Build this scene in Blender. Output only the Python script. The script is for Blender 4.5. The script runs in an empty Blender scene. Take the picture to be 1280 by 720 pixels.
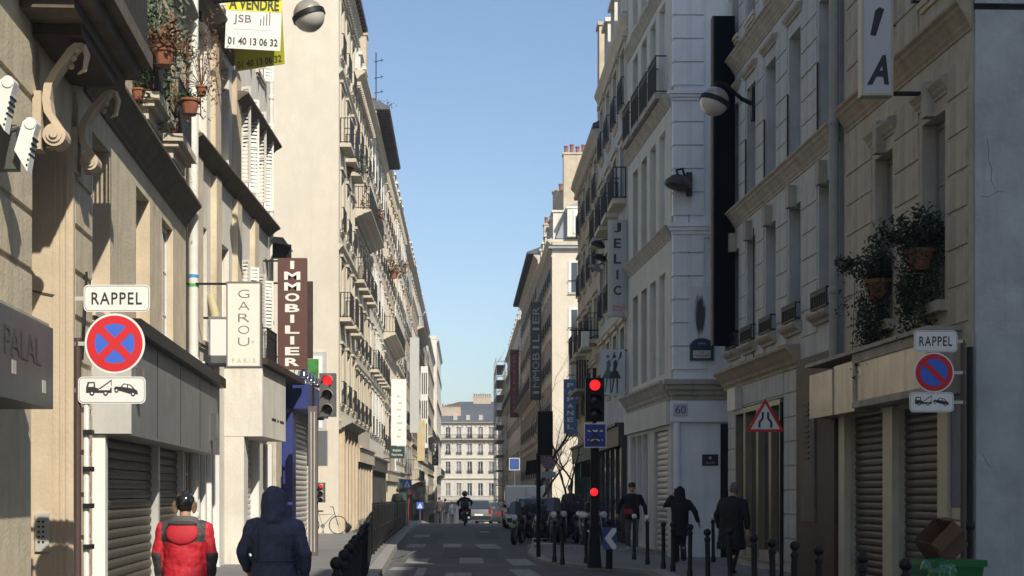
import bpy, math, random
from mathutils import Vector, Matrix
R = math.radians
scene = bpy.context.scene
COL = scene.collection

# ------------------------------------------------------------------ camera, sky, sun
EYE = 1.7
cam_d = bpy.data.cameras.new("camera")
cam = bpy.data.objects.new("camera", cam_d); COL.objects.link(cam)
cam.location = (0, 0, EYE); cam.rotation_euler = (R(90), 0, 0)
cam_d.sensor_width = 36; cam_d.lens = 36 * 1800 / 1280
cam_d.shift_x = 60 / 1280; cam_d.shift_y = 255 / 1280
cam_d.clip_start = 0.1; cam_d.clip_end = 5000
scene.camera = cam
SUN_AZ, SUN_EL = 26, 39.5
world = bpy.data.worlds.new("World"); scene.world = world; world.use_nodes = True
wn = world.node_tree
sky = wn.nodes.new('ShaderNodeTexSky'); sky.sky_type = 'NISHITA'; sky.sun_disc = False
sky.sun_elevation = R(SUN_EL); sky.sun_rotation = R(180 - SUN_AZ)
sky.air_density = 1.0; sky.dust_density = 0.9; sky.ozone_density = 1.8
wn.links.new(sky.outputs[0], wn.nodes['Background'].inputs[0])
wn.nodes['Background'].inputs[1].default_value = 0.118
sun_d = bpy.data.lights.new("sun", 'SUN'); sun_d.energy = 4.6; sun_d.angle = R(0.5); sun_d.color = (1, .93, .81)
sun = bpy.data.objects.new("sun", sun_d); COL.objects.link(sun)
sdir = Vector((-math.sin(R(SUN_AZ)) * math.cos(R(SUN_EL)), math.cos(R(SUN_AZ)) * math.cos(R(SUN_EL)), -math.sin(R(SUN_EL))))
sun.rotation_euler = sdir.to_track_quat('-Z', 'Y').to_euler(); sun.location = (20, -30, 60)
scene.view_settings.view_transform = 'Standard'; scene.view_settings.look = 'None'
scene.view_settings.exposure = 0.38; scene.view_settings.gamma = 1
scene.cycles.max_bounces = 6; scene.cycles.diffuse_bounces = 3; scene.cycles.glossy_bounces = 3
scene.cycles.use_denoising = True

# ------------------------------------------------------------------ helpers
rnd = random.Random(7)
def P(px, py, D):
    return Vector(((px - 580) * D / 1800, D, EYE - (py - 615) * D / 1800))

MATS = {}
def mat(name, col, rough=.8, var=.12, scale=3.0, bump=.0, metal=0.0, streak=0.0, dirt=0.0, emit=None, estr=0, spec=.4, bscale=None, alpha=None):
    if name in MATS: return MATS[name]
    m = bpy.data.materials.new(name); m.use_nodes = True; MATS[name] = m
    nt = m.node_tree; N = nt.nodes; Lk = nt.links
    b = N['Principled BSDF']; b.inputs['Roughness'].default_value = rough; b.inputs['Metallic'].default_value = metal
    b.inputs['Specular IOR Level'].default_value = spec
    tc = N.new('ShaderNodeTexCoord')
    cur = None
    def mul(prev, fac_socket, dark, lo=.35, hi=.7):
        r = N.new('ShaderNodeMapRange'); r.inputs[1].default_value = lo; r.inputs[2].default_value = hi
        r.inputs[3].default_value = 0; r.inputs[4].default_value = 1
        Lk.new(fac_socket, r.inputs[0])
        x = N.new('ShaderNodeMix'); x.data_type = 'RGBA'; x.blend_type = 'MIX'
        Lk.new(r.outputs[0], x.inputs[0])
        if prev is None: x.inputs[6].default_value = (*col, 1)
        else: Lk.new(prev, x.inputs[6])
        x.inputs[7].default_value = (*[c * dark[i] for i, c in enumerate(col)], 1)
        return x.outputs[2]
    if var > 0:
        n = N.new('ShaderNodeTexNoise'); n.inputs['Scale'].default_value = scale; n.inputs['Detail'].default_value = 8
        n.inputs['Roughness'].default_value = .65
        Lk.new(tc.outputs['Object'], n.inputs['Vector'])
        cur = mul(cur, n.outputs[0], [1 - var * 2.2] * 3)
    if streak > 0:
        mp = N.new('ShaderNodeMapping'); mp.inputs['Scale'].default_value = (2.6, 2.6, .22)
        n = N.new('ShaderNodeTexNoise'); n.inputs['Scale'].default_value = 1.6; n.inputs['Detail'].default_value = 6; n.inputs['Roughness'].default_value = .7
        Lk.new(tc.outputs['Object'], mp.inputs[0]); Lk.new(mp.outputs[0], n.inputs['Vector'])
        cur = mul(cur, n.outputs[0], [1 - streak, 1 - streak * 1.05, 1 - streak * 1.15], .5, .78)
    if dirt > 0:
        n = N.new('ShaderNodeTexNoise'); n.inputs['Scale'].default_value = .35; n.inputs['Detail'].default_value = 9; n.inputs['Roughness'].default_value = .6
        n.inputs['Distortion'].default_value = .6
        Lk.new(tc.outputs['Object'], n.inputs['Vector'])
        cur = mul(cur, n.outputs[0], [1 - dirt, 1 - dirt, 1 - dirt * .95], .5, .72)
    if cur is not None: Lk.new(cur, b.inputs['Base Color'])
    else: b.inputs['Base Color'].default_value = (*col, 1)
    if bump > 0:
        n = N.new('ShaderNodeTexNoise'); n.inputs['Scale'].default_value = bscale or scale * 9; n.inputs['Detail'].default_value = 6
        Lk.new(tc.outputs['Object'], n.inputs['Vector'])
        bp = N.new('ShaderNodeBump'); bp.inputs['Strength'].default_value = bump; bp.inputs['Distance'].default_value = .02
        Lk.new(n.outputs[0], bp.inputs['Height']); Lk.new(bp.outputs[0], b.inputs['Normal'])
    if emit:
        b.inputs['Emission Color'].default_value = (*emit, 1); b.inputs['Emission Strength'].default_value = estr
    return m

STONE = mat('stone_cream', (.50, .44, .335), .9, .10, 2.2, .35, streak=.28, dirt=.25)
STONE_W = mat('stone_warm', (.56, .46, .33), .9, .08, 2.0, .3, streak=.22, dirt=.15)
STONE_P = mat('render_pale', (.62, .56, .45), .92, .05, 1.5, .25, streak=.14, dirt=.14)
STONE_G = mat('stone_grey', (.64, .55, .395), .9, .12, 2.2, .4, streak=.42, dirt=.36)
STONE_R = mat('stone_right', (.49, .505, .49), .9, .10, 2.0, .4, streak=.4, dirt=.35)
STONE_RY = mat('stone_right_yellow', (.47, .44, .36), .9, .13, 2.0, .4, streak=.5, dirt=.42)
PLASTER_B = mat('plaster_bluish', (.42, .435, .435), .93, .14, 1.6, .5, streak=.34, dirt=.4)
PLASTER_WH = mat('plaster_white', (.76, .80, .83), .9, .08, 1.6, .25, streak=.24, dirt=.2)
PLASTER_LT = mat('plaster_light', (.70, .66, .58), .9, .07, 1.6, .3, streak=.32, dirt=.26)
WALLS = [STONE, STONE_P, STONE_W, PLASTER_LT, STONE_G]
TRIM = mat('trim_stone', (.56, .50, .39), .85, .10, 3, .25, streak=.25)
TRIM_SHADE = mat('trim_shaded', (.15, .125, .095), .9, .2, 3, .3, streak=.4)  # near-black trim: shade under cornices and balcony painted into the colour
TRIM_D = mat('trim_stone_grey', (.40, .37, .31), .85, .14, 3, .3, streak=.45)
ZINC = mat('zinc', (.30, .33, .36), .45, .12, 1.5, .1, metal=.3)
SLATE = mat('slate', (.10, .11, .13), .6, .2, 4, .3)
TERRA = mat('terracotta', (.34, .13, .07), .85, .25, 9, .3, streak=.4)
CHIM = mat('chimney_render', (.52, .44, .32), .9, .12, 2, .3, streak=.3)
IRON = mat('iron_black', (.014, .014, .015), .5, .2, 8, .1, spec=.25)
WHITEP = mat('paint_white', (.74, .73, .69), .5, .05, 5, .05, streak=.12)
SHUT = mat('shutter_white', (.70, .68, .62), .6, .06, 5, .1, streak=.15)
SHUT_G = mat('shutter_grey', (.36, .37, .36), .6, .06, 5, .1, streak=.15)
GLASS = mat('window_glass', (.035, .042, .05), .08, 0, spec=.9)
GLASS_L = mat('window_curtain_glass', (.26, .26, .24), .18, .15, 5, spec=.7)
DARKIN = mat('dark_interior', (.02, .018, .016), .9, 0)
WOOD_D = mat('wood_dark', (.055, .03, .02), .6, .25, 5, .2, streak=.4)
ASPH = mat('asphalt', (.115, .117, .12), .88, .2, .9, .5, dirt=.25, bscale=60)
PAVE = mat('pavement', (.20, .195, .185), .88, .12, 1.6, .35, dirt=.25, bscale=40)
KERB = mat('kerb_granite', (.30, .29, .27), .8, .16, 9, .3)
PAINT = mat('road_paint', (.34, .34, .33), .8, .34, 7, .2, dirt=.5)
STEEL_G = mat('steel_grey', (.25, .25, .245), .5, .12, 2.5, .1, metal=.2, streak=.4, dirt=.25)
STEEL_L = mat('steel_light', (.55, .54, .50), .4, .08, 3, .05, metal=.2, streak=.2)
CHROME = mat('chrome', (.7, .7, .7), .12, 0, metal=1)
BLACKP = mat('black_plastic', (.02, .02, .022), .4, 0)
RUBBER = mat('rubber', (.022, .022, .022), .85, .1, 20)

class MB:
    def __init__(s, sg=1): s.v = []; s.f = []; s.sg = sg
    def add(s, pts, faces):
        o = len(s.v); s.v += [(p[0], p[1] * s.sg, p[2]) for p in pts]; s.f += [tuple(i + o for i in f) for f in faces]
    def box(s, x0, x1, y0, y1, z0, z1):
        s.add([(x0, y0, z0), (x1, y0, z0), (x1, y1, z0), (x0, y1, z0), (x0, y0, z1), (x1, y0, z1), (x1, y1, z1), (x0, y1, z1)],
              [(0, 3, 2, 1), (4, 5, 6, 7), (0, 1, 5, 4), (1, 2, 6, 5), (2, 3, 7, 6), (3, 0, 4, 7)]); return s
    def quad(s, a, b, c, d): s.add([a, b, c, d], [(0, 1, 2, 3)]); return s
    def prism(s, poly, axis, a, b):
        # poly: 2D points in the plane of the other two axes (cyclic order x,y,z without axis)
        n = len(poly)
        def mk(p, t):
            return (t, p[0], p[1]) if axis == 'x' else ((p[0], t, p[1]) if axis == 'y' else (p[0], p[1], t))
        s.add([mk(p, a) for p in poly] + [mk(p, b) for p in poly],
              [tuple(range(n)), tuple(range(2 * n - 1, n - 1, -1))] + [(i, (i + 1) % n, n + (i + 1) % n, n + i) for i in range(n)]); return s
    def tube(s, pts, r, n=8, cap=True):
        pts = [Vector(p) for p in pts]; rr = r if isinstance(r, (list, tuple)) else [r] * len(pts)
        rings = []
        t0 = None; ref = None
        for i, p in enumerate(pts):
            if i == 0: t = pts[1] - p
            elif i == len(pts) - 1: t = p - pts[i - 1]
            else: t = (pts[i + 1] - p).normalized() + (p - pts[i - 1]).normalized()
            t = t.normalized() if t.length > 1e-9 else Vector((0, 0, 1))
            if ref is None: ref = Vector((1, 0, 0)) if abs(t.x) < .8 else Vector((0, 1, 0))
            u = (ref - t * ref.dot(t)).normalized(); ref = u; w = t.cross(u)
            q = rr[i]; qa, qb = q if isinstance(q, tuple) else (q, q)
            rings.append([p + u * qa * math.cos(2 * math.pi * k / n) + w * qb * math.sin(2 * math.pi * k / n) for k in range(n)])
        V = [tuple(v) for ring in rings for v in ring]; F = []
        for i in range(len(rings) - 1):
            for k in range(n): F.append((i * n + k, i * n + (k + 1) % n, (i + 1) * n + (k + 1) % n, (i + 1) * n + k))
        if cap: F.append(tuple(range(n - 1, -1, -1))); F.append(tuple(range((len(rings) - 1) * n, len(rings) * n)))
        s.add(V, F); return s
    def lathe(s, prof, c=(0, 0, 0), n=16, axis='z', cap=True):
        V = []; F = []
        for r, h in prof:
            for k in range(n):
                a = 2 * math.pi * k / n; x, y = r * math.cos(a), r * math.sin(a)
                q = (x, y, h) if axis == 'z' else ((x, h, y) if axis == 'y' else (h, x, y))
                V.append((c[0] + q[0], c[1] + q[1], c[2] + q[2]))
        m = len(prof)
        for i in range(m - 1):
            for k in range(n): F.append((i * n + k, i * n + (k + 1) % n, (i + 1) * n + (k + 1) % n, (i + 1) * n + k))
        if cap: F.append(tuple(range(n - 1, -1, -1))); F.append(tuple(range((m - 1) * n, m * n)))
        s.add(V, F); return s
    def sphere(s, c, r, n=12, m=8, sz=1):
        return s.lathe([(max(1e-4, r * math.sin(math.pi * i / m)), -r * sz * math.cos(math.pi * i / m)) for i in range(m + 1)], c, n)
    def mesh(s, name, m, smooth=False):
        me = bpy.data.meshes.new(name); me.from_pydata(s.v, [], s.f); me.update()
        import bmesh
        if len(s.f) < 20000:
            bm = bmesh.new(); bm.from_mesh(me); bmesh.ops.recalc_face_normals(bm, faces=bm.faces); bm.to_mesh(me); bm.free()
        if m: me.materials.append(m)
        if smooth:
            me.shade_smooth()
            try: me.set_sharp_from_angle(angle=R(40))
            except Exception: pass
        return me
    def build(s, name, m, parent=None, smooth=False, loc=None, rot=None, **kw):
        return inst(name, s.mesh(name, m, smooth), parent, loc, rot, **kw)

def inst(name, me, parent=None, loc=None, rot=None, scl=None, label=None, cat=None, group=None, kind=None):
    o = bpy.data.objects.new(name, me); COL.objects.link(o)
    if parent: o.parent = parent
    if loc is not None: o.location = loc
    if rot is not None: o.rotation_euler = rot
    if scl is not None: o.scale = scl
    if label: o['label'] = label
    if cat: o['category'] = cat
    if group: o['group'] = group
    if kind: o['kind'] = kind
    return o
def thing(name, label, cat, loc=(0, 0, 0), rz=0, group=None):
    return inst(name, None, None, loc, (0, 0, rz), label=label, cat=cat, group=group)
def copy_thing(o, loc=None, rz=None, label=None, scl=None):
    kids = {}
    for x in COL.objects:
        if x.parent: kids.setdefault(x.parent.name, []).append(x)
    def cp(a, par):
        c = a.copy(); COL.objects.link(c); c.parent = par
        for k in kids.get(a.name, []): cp(k, c)
        return c
    c = cp(o, None)
    if loc is not None: c.location = loc
    if rz is not None: c.rotation_euler = (0, 0, rz)
    if label: c['label'] = label
    if scl: c.scale = (scl,) * 3
    return c
ORD = ['nearest', 'second', 'third', 'fourth', 'fifth', 'sixth', 'seventh', 'eighth', 'ninth', 'tenth', 'eleventh', 'twelfth', 'thirteenth',
       'fourteenth', 'fifteenth', 'sixteenth', 'seventeenth', 'eighteenth', 'nineteenth', 'twentieth', 'twenty-first', 'twenty-second', 'twenty-third',
       'twenty-fourth', 'twenty-fifth', 'twenty-sixth', 'twenty-seventh', 'twenty-eighth']

def lettering(txt, w, h, m, parent, loc, rot=(0, 0, 0), name='lettering', depth=.004, spacing=1.0, bold=0, shear=0):
    """flat letters in local XZ, facing -Y, centred, fitted to w x h"""
    cu = bpy.data.curves.new('txt', 'FONT'); cu.body = txt; cu.align_x = 'CENTER'; cu.space_character = spacing; cu.offset = bold
    cu.resolution_u = 3; cu.extrude = 0; cu.shear = shear; cu.space_line = .82
    o = bpy.data.objects.new('txt', cu); me0 = bpy.data.meshes.new_from_object(o); bpy.data.objects.remove(o)
    vs = [v.co.copy() for v in me0.vertices]; fs = [tuple(p.vertices) for p in me0.polygons]
    bpy.data.meshes.remove(me0)
    x0 = min(v.x for v in vs); x1 = max(v.x for v in vs); y0 = min(v.y for v in vs); y1 = max(v.y for v in vs)
    sx = w / (x1 - x0); sy = h / (y1 - y0)
    me = bpy.data.meshes.new(name)
    me.from_pydata([((v.x - (x0 + x1) / 2) * sx, -depth, (v.y - (y0 + y1) / 2) * sy) for v in vs], [], fs)
    me.materials.append(m)
    return inst(name, me, parent, loc, rot)
def flat(polys, m, parent, loc=(0, 0, 0), rot=(0, 0, 0), name='emblem', y=-.004):
    """flat polygons in local XZ facing -Y"""
    mb = MB()
    for p in polys:
        mb.add([(a, y, b) for a, b in p], [tuple(range(len(p)))])
    return mb.build(name, m, parent, loc=loc, rot=rot)
def disc_pts(cx, cz, r, n=32, a0=0, a1=360):
    k = n if a1 - a0 < 360 else n - 1
    return [(cx + r * math.cos(R(a0 + (a1 - a0) * i / k if a1 - a0 < 360 else i * 360 / n)), cz + r * math.sin(R(a0 + (a1 - a0) * i / k if a1 - a0 < 360 else i * 360 / n))) for i in range(n + (1 if a1 - a0 < 360 else 0))]
def rrect(w, h, r, n=5):
    pts = []
    for cx, cz, a in ((w / 2 - r, h / 2 - r, 0), (-w / 2 + r, h / 2 - r, 90), (-w / 2 + r, -h / 2 + r, 180), (w / 2 - r, -h / 2 + r, 270)):
        for i in range(n + 1): pts.append((cx + r * math.cos(R(a + 90 * i / n)), cz + r * math.sin(R(a + 90 * i / n))))
    return pts

# ------------------------------------------------------------------ ground
def gz(Y):
    if Y < 74: return 0.0
    if Y < 86: return -0.03 * (Y - 74) ** 2 / 24
    return -0.03 * 6 - 0.03 * (Y - 86)
def lerp(tab, Y):
    if Y <= tab[0][0]: return tab[0][1]
    for (a, x), (b, y) in zip(tab, tab[1:]):
        if Y <= b: return x + (y - x) * (Y - a) / (b - a)
    return tab[-1][1]
KL = [(-30, -.3), (10, -.75), (23, -1.3), (27, -1.58), (40, -1.92), (70, -2.35), (300, -2.6)]
YS = [-30, -10, 0, 10, 16, 23, 27, 30, 33, 36, 40, 45, 50, 56, 62, 70, 74, 76, 78, 80, 82, 84, 86, 90, 100, 120, 150, 180, 220, 260, 290, 330]
def strip(name, m, fl, fr, off, ys=YS, lab=None, kind='structure', parent=None):
    mb = MB()
    for a, b in zip(ys, ys[1:]):
        mb.quad((fl(a), a, gz(a) + off), (fr(a), a, gz(a) + off), (fr(b), b, gz(b) + off), (fl(b), b, gz(b) + off))
    return mb.build(name, m, parent, kind=kind)
GROUND = mat('ground_earth', (.12, .115, .11), .95, .15, .5, .3)
mb = MB()
ys = [-600, -100] + YS + [600, 1500]
for a, b in zip(ys, ys[1:]):
    ga, gb = gz(min(a, 330)) - .03, gz(min(b, 330)) - .03
    mb.quad((-1500, a, ga), (1500, a, ga), (1500, b, gb), (-1500, b, gb))
mb.build('ground', GROUND, kind='structure')
strip('road', ASPH, lambda y: -14, lambda y: 20, 0)
def solid_strip(name, m, fl, fr, h, ys):
    mb = MB()
    for a, b in zip(ys, ys[1:]):
        la, ra, lb, rb = fl(a), fr(a), fl(b), fr(b); za, zb = gz(a) + h, gz(b) + h
        mb.quad((la, a, za), (ra, a, za), (rb, b, zb), (lb, b, zb))
        mb.quad((ra, a, za), (ra, a, za - h - .02), (rb, b, zb - h - .02), (rb, b, zb))
        mb.quad((la, a, za), (la, a, za - h - .02), (lb, b, zb - h - .02), (lb, b, zb))
    a = ys[0]; mb.quad((fl(a), a, gz(a) + h), (fr(a), a, gz(a) + h), (fr(a), a, gz(a) - .02), (fl(a), a, gz(a) - .02))
    a = ys[-1]; mb.quad((fl(a), a, gz(a) + h), (fr(a), a, gz(a) + h), (fr(a), a, gz(a) - .02), (fl(a), a, gz(a) - .02))
    return mb.build(name, m, kind='structure')
kl = lambda y: lerp(KL, y)
solid_strip('pavement', PAVE, lambda y: -9, lambda y: kl(y) - .3, .145, YS)
KR1 = [(-30, 4.4), (10, 3.7), (28, 3.75)]
ysA = [-30, -10, 0, 10, 16, 23, 29.6]
solid_strip('pavement', PAVE, lambda y: lerp(KR1, y) + .3, lambda y: 14, .12, ysA)
# raised crossing platform at the side street, its front edge slanting from the near kerb to the road
mb = MB()
top = [(4.05, 29.6), (14, 29.6), (14, 42), (1.95, 42), (1.75, 39), (1.8, 35.2), (2.0, 33.6), (2.5, 32.3), (3.3, 30.8)]
mb.prism(top, 'z', -.02, .07); mb.build('pavement', PAVE, kind='structure')
KR2 = [(42, 1.85), (44.5, 2.2), (45.5, 3.7), (62, 3.9), (100, 4.0), (300, 4.2)]
ysB = [37.2, 39, 41, 42.5] + [44, 45, 46, 50, 56, 62, 70, 74, 76, 78, 80, 82, 84, 86, 90, 100, 120, 150, 180, 220, 260, 290]
fB = lambda y: 6.2 - (y - 37.2) * 4.35 / 5.3 if y < 42.5 else lerp(KR2, y)
solid_strip('pavement', PAVE, lambda y: fB(y) + .28, lambda y: 14, .15, ysB)
# kerb stones, one by one near the camera
def kerbline(f, ya, yb, h, sgn, parentname='kerb', step=1.0):
    y = ya; k = inst(parentname, None, kind='structure'); n = 0
    while y < yb - .01:
        L = min(step * (1 if y < 80 else 3), yb - y)
        mb = MB(); a, b = y + .008, y + L - .008
        xa, xb = f(a), f(b); s2 = .29 * sgn; za, zb = gz(a) + h, gz(b) + h
        mb.add([(xa, a, za - .2), (xa + s2, a, za - .2), (xb + s2, b, zb - .2), (xb, b, zb - .2),
                (xa + .02 * sgn, a, za), (xa + s2, a, za), (xb + s2, b, zb), (xb + .02 * sgn, b, zb)],
               [(0, 3, 2, 1), (4, 5, 6, 7), (0, 1, 5, 4), (1, 2, 6, 5), (2, 3, 7, 6), (3, 0, 4, 7)])
        mb.build('kerb_stone', KERB, k); y += L; n += 1
kerbline(kl, 10, 282, .153, -1)
kerbline(lambda y: lerp(KR1, y), 10, 29.6, .127, 1)
kerbline(fB, 37.2, 42.5, .158, 1, step=.8)
kerbline(lambda y: lerp(KR2, y), 42.5, 282, .158, 1)
mb = MB()
edge = [(4.05, 29.6), (3.3, 30.8), (2.5, 32.3), (2.0, 33.6), (1.8, 35.2), (1.75, 39), (1.95, 42)]
k = inst('kerb', None, kind='structure')
for (xa, ya), (xb, yb) in zip(edge, edge[1:]):
    d = Vector((xb - xa, yb - ya)); n2 = max(1, round(d.length / .9)); nn = Vector((d.y, -d.x)).normalized()
    for i in range(n2):
        p = Vector((xa, ya)) + d * (i / n2 + .008); q = Vector((xa, ya)) + d * ((i + 1) / n2 - .008)
        MB().prism([(p.x - nn.x * .02, p.y - nn.y * .02), (q.x - nn.x * .02, q.y - nn.y * .02), (q.x + nn.x * .25, q.y + nn.y * .25), (p.x + nn.x * .25, p.y + nn.y * .25)], 'z', -.01, .078).build('kerb_stone', KERB, k)
# crosswalk and lane marks
marks = inst('road_marking', None, kind='structure')
def mark(x0, x1, y0, y1, sk=0):
    MB().quad((x0, y0, gz(y0) + .005), (x1, y0, gz(y0) + .005), (x1 + sk, y1, gz(y1) + .005), (x0 + sk, y1, gz(y1) + .005)).build('painted_stripe', PAINT, marks)
def mark_px(pxa, pxb, pya, pyb, sk=0):
    Ya = 1800 * EYE / (pyb - 615); Yb = 1800 * EYE / (pya - 615)
    mark((pxa - 580) * Ya / 1800, (pxb - 580) * Ya / 1800, Ya, Yb, ((sk) * Yb / 1800))
for a in [(506, 534, 698.5, 704, 0), (517, 529, 710, 720, 0), (574, 605, 697.5, 704.5, 0), (642, 672, 699, 707, -6), (507, 530, 680, 684.5, 0),
          (553, 577, 680, 684.5, 0), (601, 628, 680.5, 686, -6), (516, 536, 668.5, 671.5, 0), (600, 612, 664, 666, 0),
          (650, 680, 712, 722, -8), (484, 512, 709, 713, 4), (556, 590, 716, 724, 0)]:
    mark_px(*a)
PATCH = mat('asphalt_patch', (.08, .081, .085), .9, .2, 2, .4)
for x0, x1, y0, y1 in ((-.6, .9, 36.5, 44), (.4, 1.3, 52, 66), (-1.6, -.9, 46, 60), (-2.0, 1.6, 69, 70.2)):
    MB().quad((x0, y0, .0025), (x1, y0, .0025), (x1 + .1, y1, .0025), (x0 + .06, y1, .0025)).build('asphalt_patch', PATCH, kind='structure')
MB().quad((-1.85, 33.2, .006), (-1.85, 34.6, .006), (-1.32, 41.5, .006), (-1.42, 41.5, .006)).build('painted_stripe', PAINT, marks)
# ------------------------------------------------------------------ building kit
# local frame of a facade: x = out of the wall (w), y = along the street times side sign, z = up
class Fac:
    def __init__(s, name, label, side, A, B, zbase=0.0, cat='building', group=None):
        # side 'L': outward +X ; 'R': outward -X
        s.sg = 1 if side == 'L' else -1
        (x0, y0), (x1, y1) = A, B
        t = Vector((x1 - x0, y1 - y0)); s.len = t.length; t.normalize()
        out = Vector((t.y, -t.x)) if side == 'L' else Vector((-t.y, t.x))
        s.rz = math.atan2(out.y, out.x); s.A = Vector(A); s.t = t; s.out = out
        s.root = thing(name, label, cat, (x0, y0, zbase), s.rz, group); s.zb = zbase
    def mb(s): return MB(s.sg)
    def loc(s, w, u, z): return (w, u * s.sg, z)
    def world(s, w, u, z):
        p = s.A + s.t * u + s.out * w
        return Vector((p.x, p.y, z + s.zb))
    def u(s, Y): return (Y - s.A.y) / s.t.y
    def wall(s, L, H, ops, m, depth=.28, body=9.0, zlow=-.6, name='wall', u0=0, w0=0.0):
        mb = s.mb()
        us = sorted({u0, L} | {o[0] for o in ops} | {o[1] for o in ops}); zs = sorted({zlow, H} | {o[2] for o in ops} | {o[3] for o in ops})
        us = [x for x in us if u0 <= x <= L]; zs = [z for z in zs if zlow <= z <= H]
        for a, b in zip(us, us[1:]):
            z = zlow
            for c, d in zip(zs, zs[1:]):
                cu, cz = (a + b) / 2, (c + d) / 2
                if any(o[0] < cu < o[1] and o[2] < cz < o[3] for o in ops): continue
                mb.quad((w0, a, c), (w0, b, c), (w0, b, d), (w0, a, d))
        for o in ops:
            a, b, c, d = o[:4]; dp = o[4] if len(o) > 4 else depth
            mb.quad((w0, a, c), (w0, a, d), (w0 - dp, a, d), (w0 - dp, a, c)); mb.quad((w0, b, c), (w0 - dp, b, c), (w0 - dp, b, d), (w0, b, d))
            mb.quad((w0, a, d), (w0, b, d), (w0 - dp, b, d), (w0 - dp, a, d)); mb.quad((w0, a, c), (w0 - dp, a, c), (w0 - dp, b, c), (w0, b, c))
            mb.quad((w0 - dp, a, c), (w0 - dp, b, c), (w0 - dp, b, d), (w0 - dp, a, d))
        mb.quad((w0, u0, zlow), (w0, u0, H), (-body, u0, H), (-body, u0, zlow)); mb.quad((w0, L, zlow), (-body, L, zlow), (-body, L, H), (w0, L, H))
        mb.quad((-body, u0, zlow), (-body, u0, H), (-body, L, H), (-body, L, zlow)); mb.quad((w0, u0, H), (w0, L, H), (-body, L, H), (-body, u0, H))
        return mb.build(name, m, s.root)
    def cornice(s, u0, u1, z, proj, h, m=None, steps=3, name='cornice', dentils=0):
        mb = s.mb()
        prof = [(0, z - h)]
        for i in range(steps):
            w = proj * ((i + 1) / steps) ** 1.4; zz = z - h + h * (i + .55) / steps
            prof += [(w * .8, z - h + h * i / steps + .004), (w, zz)]
        prof += [(proj, z), (0, z + .04)]
        n = len(prof)
        mb.add([(a, u0, b) for a, b in prof] + [(a, u1, b) for a, b in prof], [tuple(range(n)), tuple(range(2 * n - 1, n - 1, -1))] + [(i, (i + 1) % n, n + (i + 1) % n, n + i) for i in range(n)])
        o = mb.build(name, m or TRIM, s.root)
        if dentils:
            u = u0 + .1; d = s.mb()
            while u < u1 - .15:
                d.box(0, proj * .62, u, u + .13, z - h - .16, z - h - .003); u += dentils
            d.build('modillions', m or TRIM, s.root, kind='stuff')
        return o
    def box(s, name, m, w0, w1, u0, u1, z0, z1, parent=None, **kw):
        return s.mb().box(w0, w1, u0, u1, z0, z1).build(name, m, parent or s.root, **kw)
    def window(s, u, z, w, h, depth=.24, style='white', curtain=False, sill=True, parent=None, bars=3):
        key = ('win', round(w, 2), round(h, 2), style, curtain, bars)
        if key not in CACHE:
            f = MB(); fw = .06
            f.box(-.05, .0, -w / 2, -w / 2 + fw, 0, h).box(-.05, 0, w / 2 - fw, w / 2, 0, h).box(-.05, 0, -w / 2 + fw, w / 2 - fw, 0, fw).box(-.05, 0, -w / 2 + fw, w / 2 - fw, h - fw, h)
            f.box(-.045, .012, -.045, .045, fw, h - fw)
            for i in range(1, bars): 
                zz = h * i / bars
                f.box(-.04, -.006, -w / 2 + fw, -.045, zz - .018, zz + .018).box(-.04, -.006, .045, w / 2 - fw, zz - .018, zz + .018)
            col = {'white': WHITEP, 'grey': STEEL_G, 'brown': WOOD_D}[style]
            p = MB().box(-.035, -.02, -w / 2 + fw * .5, w / 2 - fw * .5, fw * .5, h - fw * .5)
            CACHE[key] = (f.mesh('window', col), p.mesh('pane', GLASS_L if curtain else GLASS))
        fm, pm = CACHE[key]
        o = inst('window', fm, parent or s.root, s.loc(-depth + .055, u, z)); inst('pane', pm, o)
        if sill:
            k2 = ('sill', round(w, 2))
            if k2 not in CACHE: CACHE[k2] = MB().box(-depth + .02, .07, -w / 2 - .08, w / 2 + .08, -.09, .0).box(0, .04, -w / 2 - .02, w / 2 + .02, -.16, -.09).mesh('sill', TRIM)
            inst('sill', CACHE[k2], s.root, s.loc(0, u, z - .003))
        return o
    def shutters(s, u, z, w, h, m=SHUT, ang=8, swing=0, only=None, fold=False):
        key = ('shut', round(w, 2), round(h, 2), m.name, fold)
        if key not in CACHE:
            q = MB(); pw = w / 4 if fold else w / 2
            q.box(0, .035, 0, .05, 0, h).box(0, .035, pw - .05, pw, 0, h)
            for zz in (0, h / 2 - .03, h - .06): q.box(0, .035, .05, pw - .05, zz, zz + .06)
            n = max(6, int(h / .09))
            for i in range(n):
                zz = .06 + (h - .12) * (i + .5) / n
                q.add([(.004, .05, zz + .03), (.004, pw - .05, zz + .03), (.031, pw - .05, zz - .03), (.031, .05, zz - .03)], [(0, 1, 2, 3)])
            CACHE[key] = q.mesh('shutter', m)
        for sd in (-1, 1):
            if only and sd != only: continue
            a = R(ang if not swing else swing)
            o = inst('shutter', CACHE[key], s.root, s.loc(.015, u + sd * (w / 2 + .01), z))
            o.rotation_euler = (0, 0, (-a if sd * s.sg > 0 else (math.pi + a)))
            if sd * s.sg < 0: o.rotation_euler = (math.pi, 0, a); o.location.z = z + h
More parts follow.
